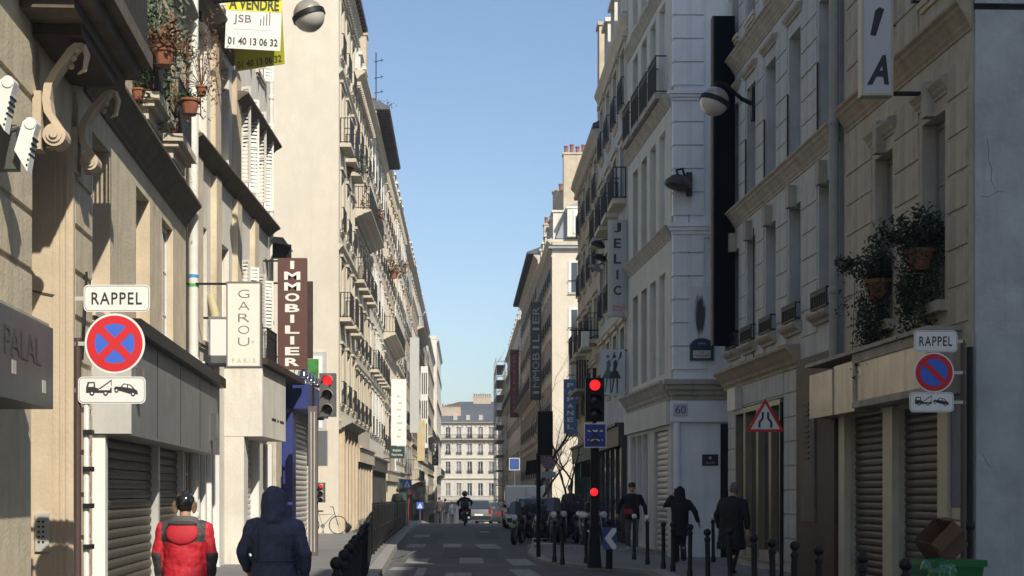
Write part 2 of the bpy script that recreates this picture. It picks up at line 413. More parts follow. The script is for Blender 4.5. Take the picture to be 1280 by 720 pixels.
    def railing(s, u, z, w, h=.9, proj=.14, name='railing', parent=None, sp=.11):
        key = ('rail', round(w, 2), round(h, 2), round(proj, 2))
        if key not in CACHE:
            q = MB(); r = .012
            for zz in (.04, h * .82, h): q.box(proj - .018, proj + .018, -w / 2, w / 2, zz - .015, zz + .015)
            for sd in (-1, 1):
                for zz in (.05, h): q.box(0, proj, sd * w / 2 - .014, sd * w / 2 + .014, zz - .014, zz + .014)
            n = max(3, int(w / sp))
            for i in range(n + 1):
                y = -w / 2 + w * i / n
                q.box(proj - r, proj + r, y - r, y + r, .05, h)
            for i in range(n):
                y = -w / 2 + w * (i + .5) / n
                q.lathe([(.035, -.01), (.035, .01)], (proj, y, h * .9), 6, 'x')
            if proj > .3:
                k = int(proj / sp)
                for sd in (-1, 1):
                    for i in range(k): q.box(proj * i / k - r + .03, proj * i / k + r + .03, sd * w / 2 - r, sd * w / 2 + r, .05, h)
            CACHE[key] = q.mesh(name, IRON)
        return inst(name, CACHE[key], parent or s.root, s.loc(0.0, u, z))
    def chimney(s, w, u, z, sw, su, h, pots=3):
        c = s.box('chimney', CHIM, w - sw / 2, w + sw / 2, u - su / 2, u + su / 2, z, z + h)
        s.mb().box(w - sw / 2 - .06, w + sw / 2 + .06, u - su / 2 - .06, u + su / 2 + .06, z + h, z + h + .14).build('chimney_cap', CHIM, c)
        for i in range(pots):
            t = (i + .5) / pots - .5
            ww, uu = (w + t * sw, u) if sw > su else (w, u + t * su)
            key = 'pot'
            if key not in CACHE: CACHE[key] = MB().lathe([(.15, 0), (.12, .25), (.13, .5), (.16, .52), (.16, .6), (.11, .6), (.1, .3)], n=10).mesh('chimney_pot', TERRA, True)
            inst('chimney_pot', CACHE[key], c, s.loc(ww, uu, z + h + .14), scl=(1, 1, .8 + .35 * rnd.random()))
        return c
    def mansard(s, u0, u1, z, h, inset=1.2, m=ZINC, body=9.0, dorm=0, eave=.25):
        mb = s.mb()
        a, b = (-.25, z), (-inset, z + h); top = z + h + .9
        mid = -body / 2
        pr = [(a[0], a[1]), (b[0], b[1]), (mid, top), (-body + inset, z + h), (-body, z)]
        mb.add([(p[0], u0, p[1]) for p in pr] + [(p[0], u1, p[1]) for p in pr], [(0, 1, 2, 3, 4), (9, 8, 7, 6, 5)] + [(i, i + 1, i + 6, i + 5) for i in range(4)] + [(4, 0, 5, 9)])
        r = mb.build('roof', m, s.root)
        # standing seams
        sm = s.mb(); u = u0 + .3
        while u < u1:
            sm.add([(a[0] + .03, u, a[1]), (a[0] + .03, u + .04, a[1]), (b[0] + .03, u + .04, b[1]), (b[0] + .03, u, b[1])], [(0, 1, 2, 3)]); u += .62
        sm.build('roof_seams', m, r, kind='stuff')
        s.box('gutter', ZINC, .0, .16, u0, u1, z - .1, z + .05)
        if dorm:
            n = dorm; st = (u1 - u0) / n
            for i in range(n):
                u = u0 + st * (i + .5); hh = h * .86
                d = s.mb().box(-1.3, -.12, u - .62, u - .5, z + .1, z + hh).box(-1.3, -.12, u + .5, u + .62, z + .1, z + hh).box(-1.3, -.02, u - .7, u + .7, z + hh, z + hh + .14)
                d.box(-.35, -.3, u - .5, u + .5, z + .1, z + hh)
                dd = d.build('dormer', PLASTER_LT, s.root)
                s.window(u, z + .25, .95, hh - .4, depth=.27, sill=False, curtain=(i % 2 == 0))
        return r
CACHE = {}
def stone_blocks(F, rects, m, proud=.018, gap=.022, name='stone_block', parent=None):
    """rects: (u0,u1,z0,z1) ; each one a block object"""
    for (a, b, c, d) in rects:
        key = ('blk', round(b - a, 3), round(d - c, 3), m.name, proud)
        if key not in CACHE:
            hw, h, g = (b - a) / 2, d - c, gap / 2; q = MB(); bv = .012
            q.add([(-.02, -hw + g, g), (-.02, hw - g, g), (-.02, hw - g, h - g), (-.02, -hw + g, h - g),
                   (proud, -hw + g + bv, g + bv), (proud, hw - g - bv, g + bv), (proud, hw - g - bv, h - g - bv), (proud, -hw + g + bv, h - g - bv)],
                  [(4, 5, 6, 7), (0, 1, 5, 4), (1, 2, 6, 5), (2, 3, 7, 6), (3, 0, 4, 7)])
            CACHE[key] = q.mesh(name, m)
        inst(name, CACHE[key], parent or F.root, F.loc(rnd.uniform(-.003, .003), (a + b) / 2, c))
def courses(u0, u1, z0, z1, ch=.42):
    n = max(1, round((z1 - z0) / ch)); h = (z1 - z0) / n
    return [(u0, u1, z0 + i * h, z0 + (i + 1) * h) for i in range(n)]
def roller(F, u0, u1, z0, z1, w=-.12, m=STEEL_G, pitch=.105, name='roller_shutter'):
    s = inst(name, None, F.root, F.loc(w, (u0 + u1) / 2, z0)); n = int((z1 - z0) / pitch); p = (z1 - z0) / n
    key = ('slat', round(u1 - u0, 2), round(p, 4), m.name)
    if key not in CACHE:
        W = (u1 - u0) / 2; q = MB(); k = [(-.02, 0), (.004, .004), (.022, p * .3), (.024, p * .62), (.006, p * .93), (-.02, p * .93)]
        q.add([(a, -W, b) for a, b in k] + [(a, W, b) for a, b in k], [(0, 1, 2, 3, 4, 5), (11, 10, 9, 8, 7, 6)] + [(i, (i + 1) % 6, (i + 1) % 6 + 6, i + 6) for i in range(6)])
        CACHE[key] = q.mesh('slat', m)
    for i in range(n): inst('slat', CACHE[key], s, (rnd.uniform(-.003, .003), 0, i * p))
    return s
def shopfront(F, u0, u1, zt, col, glass=True, w=.16, fas=.6, name='shopfront', shutter=False):
    """fascia, pilasters, glazing with frames; projecting w from wall"""
    sf = F.mb().box(0, w + .1, u0, u1, zt - fas, zt).box(0, w + .2, u0 - .02, u1 + .02, zt, zt + .09).build(name, col, F.root)
    for uu in (u0, u1 - .24): F.box('pilaster', col, 0, w, uu, uu + .24, 0, zt - fas, sf)
    F.box('stall_riser', col, 0, w - .04, u0 + .24, u1 - .24, 0, .45, sf)
    n = max(1, int((u1 - u0) / 1.6)); st = (u1 - u0 - .48) / n
    for i in range(n):
        a = u0 + .24 + st * i
        F.box('shop_window', GLASS, 0, .03 + w * .3, a + .03, a + st - .03, .47, zt - fas, sf)
        F.box('mullion', col, 0, w - .02, a + st - .03, a + st + .03, .47, zt - fas, sf)
    return sf
def street_building(label, side, A, B, H, seed, m, nf=6, gf=3.9, bays=None, shut=None, balc=(), dorm=0, roof='mansard', rh=2.2, shop=None, corn=.35, style='white',
                    eave=None, body=9, name='apartment_building', bigbalc=(), winw=1.1, rail=True, strings=(1,)):
    r = random.Random(seed)
    Ym = (A[1] + B[1]) / 2; zb = gz(B[1])
    F = Fac(name, label, side, A, B, zb)
    H = H - zb                      # H given as absolute eave height
    L = F.len; bays = bays or max(2, round(L / 2.4)); st = L / bays
    fh = (H - gf - .5) / (nf - 1); ops = []; wins = []
    for f in range(nf - 1):
        z0 = gf + fh * f + .75; hh = min(2.1, fh - 1.05)
        for b in range(bays):
            u = st * (b + .5); ops.append((u - winw / 2, u + winw / 2, z0, z0 + hh)); wins.append((f, b, u, z0, hh))
    F.wall(L, H, ops, m, depth=.26, body=body)
    for f, b, u, z0, hh in wins:
        F.window(u, z0, winw, hh, depth=.24, style=style, curtain=r.random() < .35, bars=2 if Ym > 100 else 3)
        if shut and r.random() < .85: F.shutters(u, z0, winw, hh, m=shut, ang=r.uniform(2, 14))
        if rail and f not in balc and f not in bigbalc: F.railing(u, z0, winw + .1, .85, .13)
    if Ym < 150:
        # architraves round windows
        key = ('arch', round(hh, 2), winw)
        if key not in CACHE:
            CACHE[key] = MB().box(-.02, .05, -winw / 2 - .15, -winw / 2 - .003, 0, hh + .14).box(-.02, .05, winw / 2 + .003, winw / 2 + .15, 0, hh + .14).box(-.02, .06, -winw / 2 - .003, winw / 2 + .003, hh + .003, hh + .16).box(-.02, .13, -winw / 2 - .2, winw / 2 + .2, hh + .16, hh + .26).mesh('architrave', TRIM)
        for f, b, u, z0, hh_ in wins: inst('architrave', CACHE[key], F.root, F.loc(0, u, z0))
    for f in bigbalc:
        z = gf + fh * f + .62
        F.cornice(.05, L - .05, z, .75, .35, TRIM, name='balcony_slab')
        F.railing(L / 2, z + .04, L - .2, .95, .7, sp=.14)
    for f in balc:
        z = gf + fh * f + .7
        for b in range(bays):
            u = st * (b + .5); F.box('balcony_slab', TRIM, 0, .42, u - .8, u + .8, z - .14, z); F.railing(u, z, 1.55, .95, .4)
    for f in strings: F.cornice(0, L, gf + fh * f + .1, .16, .2, TRIM, name='string_course', steps=2)
    F.cornice(-.02, L + .02, H, corn, .45, TRIM, dentils=.34 if Ym < 120 else 0)
    if shop: shopfront(F, .2, L - .2, gf - .5, shop)
    if roof == 'mansard': F.mansard(0, L, H + .05, rh, dorm=dorm, body=body)
    elif roof == 'eave': 
        e = eave or .7
        F.mb().prism([(e, H + .05), (e, H + .2), (-body / 2, H + 2.2), (-body, H + .2), (-body, H + .05)], 'y', -.1, L + .1).build('roof', SLATE, F.root)
        k = F.mb(); u = .2
        while u < L: k.box(0, e - .06, u, u + .09, H - .06, H + .045); u += .5
        k.build('rafter_ends', WOOD_D, F.root, kind='stuff')
    elif roof == 'flat':
        F.mb().box(-body, .0, 0, L, H + .04, H + .6).build('parapet', m, F.root)
    return F, dict(gf=gf, fh=fh, H=H, st=st, bays=bays)

# ================================================================== LEFT: near building (cornice, portal, grey shop)
LX = lambda Y: -3.7 - .0556 * Y
RX = lambda Y: 7.33 - .0333 * Y
LA = Fac('stone_building', 'cream stone building nearest on the left, with a scrolled console, dark cornice and potted plants', 'L', (LX(6), 6), (LX(26.9), 26.9))
u = LA.u
ops = [(u(15.1), u(17.0), -.05, 5.9, .55), (u(11.2), u(13.5), -.05, 2.55, .5), (u(13.75), u(15.1), -.05, 2.55, .5)][:2]
wn1 = [(18.2, 19.4, .28), (21.5, 22.7, .28), (24.0, 25.2, .16)]
for a, b, d in wn1: ops.append((u(a), u(b), 4.0, 6.28, d))
for a, b, d in wn1: ops.append((u(a), u(b), 7.62, 9.9, .26))
for a, b, d in wn1: ops.append((u(a), u(b), 10.9, 12.9, .26))
ops.append((u(11.4), u(12.9), 4.0, 6.0, .3))
ops.append((u(18.45), u(27.0), -.05, 2.45, .35))
LA.wall(u(26.9), 14, ops, STONE_G, body=9)
for a, b, d in wn1:
    m_ = (u(a) + u(b)) / 2
    LA.window(m_, 4.02, 1.18, 2.24, depth=d - .01, sill=True); LA.window(m_, 7.64, 1.18, 2.24, depth=.25, sill=False, curtain=True); LA.window(m_, 10.92, 1.18, 1.96, depth=.25)
LA.window(u(12.15), 4.02, 1.48, 1.96, depth=.29)
# warm stone linings of reveals, facing the street mouth: portal jamb with moulded edge
for a, b, d in wn1:
    LA.box('jamb_lining', STONE_W, -d + .01, .012, u(b) - .004, u(b) + .02, 4.0, 6.28)
    LA.box('jamb_lining', STONE_W, -.24, .012, u(b) - .004, u(b) + .02, 7.62, 9.9)
LA.box('jamb_lining', STONE_W, -.54, .035, u(17.0) - .012, u(17.0) + .1, 0, 5.85)
for w_, t_ in ((-.05, .02), (-.12, .014), (-.2, .01)): LA.box('jamb_moulding', STONE_W, w_, w_ + .03, u(17.0) - .012 - t_, u(17.0) - .012, 0, 5.6)
LA.box('door', WOOD_D, -.54, -.48, u(15.12), u(16.98), 0, 2.9)
LA.box('door_transom', WOOD_D, -.53, -.42, u(15.12), u(16.98), 2.9, 3.1)
for i in range(3): LA.box('door_panel', WOOD_D, -.48, -.455, u(15.25 + i * .58), u(15.7 + i * .58), .3, 2.6)
# block piers
stone_blocks(LA, courses(u(13.55), u(15.06), 3.4, 6.4, .55), STONE_G, proud=.03, gap=.05)
stone_blocks(LA, courses(u(17.12), u(18.16), 2.7, 6.5, .55), STONE_G, proud=.03, gap=.05)
stone_blocks(LA, courses(u(17.12), u(18.16), 0.1, 2.7, .52), STONE_W, proud=.03, gap=.05)
# big balcony over the portal, cornice, consoles
bal = LA.mb()
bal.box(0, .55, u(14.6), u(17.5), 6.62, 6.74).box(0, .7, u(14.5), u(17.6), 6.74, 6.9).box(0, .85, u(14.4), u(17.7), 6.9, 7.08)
bal.build('balcony_slab', TRIM_SHADE, LA.root)
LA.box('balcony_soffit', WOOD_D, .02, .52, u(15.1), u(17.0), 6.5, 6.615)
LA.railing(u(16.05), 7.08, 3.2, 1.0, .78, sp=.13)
LA.cornice(u(17.72), u(26.85), 7.05, .30, .42, TRIM_SHADE, steps=4)
LA.cornice(u(6.2), u(14.38), 7.05, .3, .42, TRIM_SHADE, steps=4)
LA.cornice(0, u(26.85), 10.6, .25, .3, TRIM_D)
def console(F, uc, z0, z1, wmax, m, th=.2):
    H = z1 - z0; c = F.mb(); out = []
    S = [(0, 0), (.42, 0), (.55, .03), (.62, .09), (.60, .17), (.50, .24), (.36, .33), (.32, .45), (.36, .58), (.5, .7), (.66, .8), (.86, .92), (1.0, .97), (1.0, 1.0), (0, 1.0)]
    poly = [(a * wmax, z0 + b * H) for a, b in S]
    # strip form: outer S curve minus back
    inner = [(0, z0 + .3 * H), (.16 * wmax, z0 + .33 * H)]
    n = len(poly)
    front = poly[1:13]
    back = [(max(0, p[0] - .17 * wmax), p[1]) for p in front]
    k = len(front)
    V = [(a, uc - th / 2, b) for a, b in front] + [(a, uc - th / 2, b) for a, b in back] + [(a, uc + th / 2, b) for a, b in front] + [(a, uc + th / 2, b) for a, b in back]
    Fc = []
    for i in range(k - 1):
        Fc += [(i, i + 1, k + i + 1, k + i), (2 * k + i, 3 * k + i, 3 * k + i + 1, 2 * k + i + 1), (i, 2 * k + i, 2 * k + i + 1, i + 1), (k + i, k + i + 1, 3 * k + i + 1, 3 * k + i)]
    c.add(V, Fc)
    c.box(-.02, .14 * wmax, uc - th * .6, uc + th * .6, z0 - .02, z0 + .52 * H)
    o = c.build('console', m, F.root)
    v = F.mb()
    for r_, hh in ((.17, .0), (.115, .02), (.06, .045)):
        v.lathe([(r_ * H * .62, uc - th / 2 - .03 - hh), (r_ * H * .62, uc + th / 2 + .03 + hh)], (.42 * wmax, 0, z0 + .115 * H), 18, 'y')
    v.build('scroll', m, o, smooth=False)
    for i in range(3): F.mb().sphere((.86 * wmax - i * .04, (uc - th * .3 + i * th * .3), z1 - .1 - .07 * i), .035, 8, 6).build('acanthus', m, o, smooth=True)
    F.mb().tube([(.98 * wmax, uc, z1 - .03), (1.06 * wmax, uc, z1 - .14), (1.0 * wmax, uc, z1 - .3), (.86 * wmax, uc, z1 - .34)], [.03, .035, .026, .01], 8).build('acanthus', m, o, smooth=True)
    b = F.mb()
    for i in range(6): b.box(.22 * wmax, .25 * wmax + .03, uc - th * .45, uc + th * .45, z0 + H * (.3 + .035 * i), z0 + H * (.318 + .035 * i))
    b.build('fluting', m, o)
    return o
console(LA, u(15.35), 5.35, 6.5, .5, STONE_W)
console(LA, u(17.15), 5.5, 6.5, .5, STONE_W)
# grey shop with its projecting box fascia
fa = LA.mb(); fa.box(0, .5, u(18.25), u(28.0), 2.42, 3.72).build('shop_fascia', STEEL_G, LA.root)
LA.box('fascia_end', STEEL_L, -.02, .497, u(18.25) - .03, u(18.25) - .003, 2.44, 3.7)
LA.box('gutter', IRON, .0, .62, u(18.2), u(28.05), 3.72, 3.9)
for yy in (20.3, 22.6, 25.0): LA.box('fascia_joint', IRON, .5, .506, u(yy), u(yy) + .015, 2.45, 3.7)
LA.box('pilaster', WHITEP, -.05, .16, u(18.28), u(18.45), 0, 2.42); LA.box('pilaster', STEEL_L, -.3, -.05, u(18.35), u(18.45), 0, 2.42)
LA.box('pilaster', STEEL_L, -.3, .16, u(22.6), u(22.75), 0, 2.42); LA.box('pilaster', STEEL_L, -.3, .16, u(25.4), u(25.5), 0, 2.42)
SHL = mat('shutter_left_brown', (.12, .105, .075), .5, .15, 3, .1, metal=.2, streak=.4)
roller(LA, u(18.5), u(22.6), .12, 2.42, .03, SHL, pitch=.135); roller(LA, u(22.75), u(25.4), .12, 2.42, .03, SHL, pitch=.135)
LA.box('glass_door', GLASS, -.02, .02, u(25.5), u(26.85), .1, 2.4)
LA.box('door_frame', WHITEP, -.02, .1, u(26.1), u(26.17), .1, 2.4); LA.box('door_frame', STEEL_L, .021, .06, u(25.5), u(26.85), 2.0, 2.06)
LA.box('door_notice', WHITEP, .021, .03, u(25.9), u(26.5), 1.25, 1.65)
LA.box('spotlight', CHROME, .5, .62, u(26.5), u(26.6), 2.65, 3.15)
LA.box('spotlight', CHROME, .5, .6, u(18.5), u(18.6), 2.9, 3.3)
# slate-dark sign board of the next shop
SLB = mat('signboard_dark', (.085, .095, .09), .5, .1, 3, .1, streak=.4)
sb = LA.mb().box(.0, .5, u(8.5), u(13.9), 2.5, 3.28).build('shop_fascia', SLB, LA.root)
LA.box('fascia_cap', TRIM_D, 0, .45, u(8.5), u(13.95), 3.283, 3.33)
roller(LA, u(11.2), u(13.3), .1, 2.5, -.3, STEEL_G)
LA.box('door_frame', STEEL_L, -.3, -.2, u(13.3), u(13.36), 0, 2.5)
FADED = mat('faded_letters', (.075, .08, .078), .6, .1)
me = lettering('PALAL', 1.3, .24, FADED, sb, (0, 0, 0)); me.location = LA.loc(.503, u(12.75), 3.0); me.rotation_euler = (0, 0, R(90))
for yy, zz in ((12.35, 2.72), (13.45, 2.63)): LA.box('sticker', STEEL_L, .5, .504, u(yy), u(yy) + .14, zz, zz + .12, sb)
# intercom on the portal jamb
ic = LA.mb().box(-.40, -.24, u(17.0) - .05, u(17.0) - .012, 1.0, 1.45).build('intercom', STEEL_L, LA.root)
for i in range(5):
    for j in range(2): LA.box('intercom_button', IRON, -.37 + j * .05, -.345 + j * .05, u(17.0) - .056, u(17.0) - .05, 1.1 + i * .06, 1.125 + i * .06, ic)
# sills with flower pot rings at the upper windows
for a, b, d in wn1:
    s_ = LA.mb(); m_ = (u(a) + u(b)) / 2
    s_.box(0, .3, m_ - .8, m_ + .8, 7.42, 7.5).box(0, .38, m_ - .85, m_ + .85, 7.5, 7.62).box(0, .2, m_ - .7, m_ + .7, 7.25, 7.42)
    s_.build('window_ledge', TRIM, LA.root); LA.railing(m_, 7.62, 1.45, .95, .3)
# cable, clamps and conduit between the portal and the shop
c_ = LA.mb().tube([(.06, u(17.62), .1), (.06, u(17.62), 3.1)], .035, 8).build('conduit', WHITEP, LA.root)
for zz in (.55, 1.0, 1.5, 1.95, 2.4, 2.8): LA.box('clamp', IRON, .02, .13, u(17.55), u(17.75), zz, zz + .06, c_)
LA.mb().tube([(.05, u(17.4), 3.3), (.07, u(17.42), 3.7), (.05, u(17.6), 4.1), (.04, u(17.7), 4.4)], .02, 6).build('cable', IRON, LA.root)
LA.mb().tube([(.02, u(17.15), 4.0), (-.2, u(17.0) - .03, 4.02), (-.5, u(17.0) - .03, 4.08)], .008, 5).build('cable', IRON, LA.root)

def downpipe(label, F, uu, w, z1, r=.075, m=WHITEP, z0=0, bands=(), every=2.9):
    p = F.world(w, uu, 0)
    t = thing('downpipe', label, 'downpipe', (p.x, p.y, z0 + .0))
    MB().tube([(0, 0, 0), (0, 0, z1 - z0)], r, 12).build('pipe', m, t, smooth=True)
    z = 1.2
    while z < z1 - z0:
        MB().lathe([(r + .006, z), (r + .018, z + .02), (r + .018, z + .1), (r + .006, z + .12)], n=12).build('collar', m, t, smooth=True); z += every
    for zz, col in bands: MB().lathe([(r + .004, zz), (r + .004, zz + .06)], n=12).build('tape', col, t)
    return t
BLUEP = mat('tape_blue', (.05, .25, .5), .5, 0); GREENP = mat('tape_green', (.08, .35, .10), .5, 0)
downpipe('white downpipe with blue and green tape between the cornice building and the sign wall', LA, u(27.05), .12, 14, .095, mat('pipe_white', (.68, .66, .60), .6, .08, 4, .1, streak=.2), bands=((5.72, BLUEP), (5.55, GREENP)))

# ================================================================== LEFT: second building with shutters
LB = Fac('plaster_building', 'pale plaster building with open white shutters behind the signs GAROU and IMMOBILIER', 'L', (-5.24, 27.25), (-5.02, 37))
u = LB.u
wb = [28.6, 31.0, 33.4, 35.6]; ops = []
for Y in wb:
    for z0, h in ((4.7, 2.3), (8.75, 2.2), (12.0, 2.0)): ops.append((u(Y) - .5, u(Y) + .5, z0, z0 + h, .25))
ops.append((u(27.6), u(30.3), -.05, 3.3, .3))
LB.wall(u(37), 15.6, ops, PLASTER_LT)
for Y in wb:
    for z0, h in ((4.7, 2.3), (8.75, 2.2), (12.0, 2.0)):
        LB.window(u(Y), z0 + .01, .98, h - .02, depth=.23, curtain=z0 > 8)
        if Y > 32 or z0 > 10: LB.shutters(u(Y), z0, 1.0, h, SHUT, swing=rnd.uniform(60, 80), fold=True)
LB.cornice(0, u(37) + .05, 8.5, .3, .24, TRIM_SHADE, steps=3, name='string_course'); LB.cornice(u(32), u(37) + .05, 10.6, .34, .26, TRIM_SHADE, name='string_course')
LB.cornice(0, u(31.9), 11.4, .35, .26, TRIM_SHADE, name='string_course')
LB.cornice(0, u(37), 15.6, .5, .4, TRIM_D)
for Y in (27.9, 29.8, 32.2, 34.5): LB.box('pilaster', STONE_G, 0, .12, u(Y) - .28, u(Y) + .28, 4.6, 8.18)
for Y in (29.8, 32.2): LB.box('pilaster', STONE_W, 0, .10, u(Y) - .3, u(Y) + .3, 8.56, 11.05)
for Y in (33.4, 35.6): LB.railing(u(Y), 4.72, 1.5, .95, .3)
# white glazed shopfront, then the cream box fascia with its shutter
LB.box('shop_frame', WHITEP, -.05, .1, u(27.4), u(27.52), 0, 4.3); LB.box('shop_frame', WHITEP, -.05, .1, u(29.9), u(30.05), 0, 4.3)
LB.box('shop_frame', WHITEP, -.05, .06, u(27.52), u(29.9), 2.75, 2.87)
for Y in (28.1, 28.7, 29.3): LB.box('shop_frame', WHITEP, -.05, .06, u(Y) - .03, u(Y) + .03, .1, 4.3)
LB.box('shop_glass', GLASS_L, -.06, -.03, u(27.5), u(29.9), .1, 4.3)
LB.box('shop_pier', PLASTER_LT, 0, .42, u(31.0), u(31.5), 0, 4.5)
LB.box('shop_fascia', PLASTER_LT, 0, .82, u(31.05) - .06, u(34.4), 2.9, 4.42)
for a_, b_ in ((32.3, 32.9), (33.1, 33.3), (33.5, 34.1)): LB.box('faded_line', IRON, .82, .824, u(a_), u(b_), 3.3, 3.36)
LB.box('shop_canopy', WOOD_D, 0, .95, u(30.9), u(36.9), 4.44, 4.58)
roller(LB, u(31.52), u(33.6), .1, 2.9, .1, STEEL_L, pitch=.13)
LB.box('door_frame', WHITEP, 0, .3, u(33.65), u(33.8), 0, 2.88); LB.box('shop_glass', GLASS, .1, .14, u(33.8), u(35.6), .1, 2.88); LB.box('door_frame', WHITEP, 0, .3, u(35.6), u(35.8), 0, 2.88)
LB.box('shop_pier', TRIM, 0, .35, u(36.0), u(36.9), 0, 4.4)
LB.mb().tube([(.15, u(29.2), 3.4), (.15, u(29.2), 5.3), (.05, u(29.2), 5.7)], .09, 10).build('stove_pipe', mat('pipe_yellow', (.58, .50, .30), .6, .1, streak=.3), LB.root, smooth=True)
for zz in (3.8, 4.5, 5.2): LB.mb().lathe([(.11, 0), (.11, .06)], (.15, u(29.2), zz), 10).build('collar', TRIM_D, LB.root)
downpipe('thin white downpipe at the far corner of the shuttered building', LB, u(37) + .1, .05, 15, .06, MATS['pipe_white'], z0=4.8)

# ================================================================== LEFT: low blue shop
LC = Fac('shop_building', 'low shop with blue pilaster, blue fascia and lowered roller shutter', 'L', (-4.5, 37.3), (-4.45, 43))
BLUE = mat('paint_blue', (.03, .045, .19), .5, .08, 4, .05, streak=.15)
LC.wall(5.7, 4.2, [(.6, 4.6, -.05, 3.6, .25)], PLASTER_LT, body=5)
LC.box('pilaster', BLUE, -.3, .08, -.15, .55, 0, 3.75)
LC.box('shop_fascia', BLUE, -.1, .48, -.2, 4.9, 3.85, 4.5)
roller(LC, .62, 4.5, .15, 3.6, -.1, STEEL_L, pitch=.14)
LC.box('pilaster', STEEL_L, -.1, .08, 4.62, 5.1, 0, 3.84)
lr = LC.mb()
lamp0 = None
for i in range(6):
    q = LC.mb().lathe([(.03, .22), (.05, .2), (.12, .1), (.14, .0), (.12, -.02)], (.3, .3 + .8 * i, 4.72), 12).tube([(0, .3 + .8 * i, 4.55), (.1, .3 + .8 * i, 4.98), (.3, .3 + .8 * i, 4.94)], .015, 6)
    q.build('spotlight', CHROME, LC.root, smooth=True)

# ================================================================== LEFT: tall gable and the long row
L3, i3 = street_building('tall cream building whose blank gable faces the camera, with poster at its foot', 'L', (-4.7, 54), (-4.66, 61.5), 21.3, 3, STONE_P, nf=6, gf=4.3, bays=3, roof='eave', eave=.55, body=9.5, balc=(1, 3), strings=(0, 2, 4), shut=None, name='gable_building')
F = L3
F.box('gable_patch', STONE_P, -9.4, -.55, -.012, -.003, 0, 3.6); 
F.box('gable_flashing', ZINC, -9.4, .0, -.08, -.002, 21.1, 21.3)
GRNP = mat('poster_green', (.05, .22, .04), .5, .35, 2.5, 0); ORP = mat('poster_orange', (.60, .20, .05), .5, .3, 4)
po = F.mb().box(-1.35, -.45, -.1, -.01, 3.95, 6.95).build('poster_frame', STEEL_L, F.root); 
F.box('poster_border', WHITEP, -1.25, -.6, -.115, -.102, 4.1, 6.8, po); F.box('poster', GRNP, -1.2, -.74, -.125, -.116, 4.1, 6.68, po)
flat([[(-1.2, 4.8), (-.74, 5.6), (-.74, 6.1), (-.95, 5.7), (-1.2, 5.2)]], ORP, po, loc=(0, 0, 0), y=-.128)
for i in range(5): F.box('pilaster', STONE_W, 0, .2, .25 + i * 1.55, .62 + i * 1.55, 0, 4.1)
F.cornice(0, 7.5, 4.35, .5, .3, TRIM_D)
L4, _ = street_building('cream building with white dormers and a deep cornice, next to the tall gable', 'L', (-4.72, 61.5), (-4.66, 71), 19.7, 4, STONE, nf=6, gf=4.1, bays=4, dorm=4, rh=2.6, corn=.5, balc=(2,), bigbalc=(3,), shop=STONE_W)
L4.chimney(-.6, 9.2, 20.0, 1.0, .8, 4.0, 2)
L5, _ = street_building('white building with deep dark eaves and roof terrace plants', 'L', (-4.66, 71), (-4.7, 84), 20.5, 5, STONE_P, nf=6, gf=4.0, bays=5, roof='eave', eave=1.0, balc=(1,), shut=SHUT, shop=mat('shop_dark', (.05, .045, .04), .5, .1))
L5.chimney(-.5, 11.6, 21.0, .9, 1.2, 2.6, 3)
specs = [('cream building with iron balconies past the deep eaves', 84, 98, 21.2, STONE, dict(bigbalc=(2,), dorm=5, shut=None)),
         ('pale building with white shutters behind the white banner', 98, 112, 21.5, PLASTER_LT, dict(shut=SHUT, dorm=5, strings=(0, 2))),
         ('warm stone building with grey shutters behind the tall grey banner', 112, 128, 21.9, STONE_W, dict(balc=(1,), shut=SHUT_G, dorm=6)),
         ('cream building with two long balconies, halfway down the left row', 128, 144, 22.0, STONE, dict(bigbalc=(0, 3), dorm=6)),
         ('white plaster building with black balcony rails on the left row', 144, 162, 22.2, PLASTER_LT, dict(bigbalc=(1, 4), dorm=6)),
         ('stone building before the last third of the left row', 162, 184, 22.0, STONE_P, dict(shut=SHUT, balc=(2,), dorm=8)),
         ('cream building just before the bright end gable', 184, 222, 21.6, STONE, dict(bigbalc=(2,), dorm=10)),
         ('last tall building of the left row, its white gable bright above the roofs', 222, 262, 25.2, PLASTER_LT, dict(bigbalc=(1,), dorm=0, roof='flat'))]
SHOPC = [mat('shop_red', (.22, .03, .02), .5, .1), mat('shop_cream', (.5, .44, .32), .6, .1), mat('shop_black', (.03, .03, .03), .5, .1), mat('shop_green', (.03, .08, .05), .5, .1), mat('shop_grey', (.2, .2, .2), .5, .1)]
for i, (lab, a, b, H, m, kw) in enumerate(specs):
    jx = [.0, .08, -.05, .05, .0, .06, .0, .5][i]
    Fx, inf = street_building(lab, 'L', (-4.72 + jx, a), (-4.7 + jx, b), H, 20 + i, m, nf=6, gf=4.0, shop=SHOPC[(i * 2 + 1) % 5], **kw)
    if i < 7:
        for k in range(2): Fx.chimney(-1.6 - k * 3, (b - a) - .5, inf['H'] + 1.2, 1.8, .7, 2.4 + rnd.random(), 4)

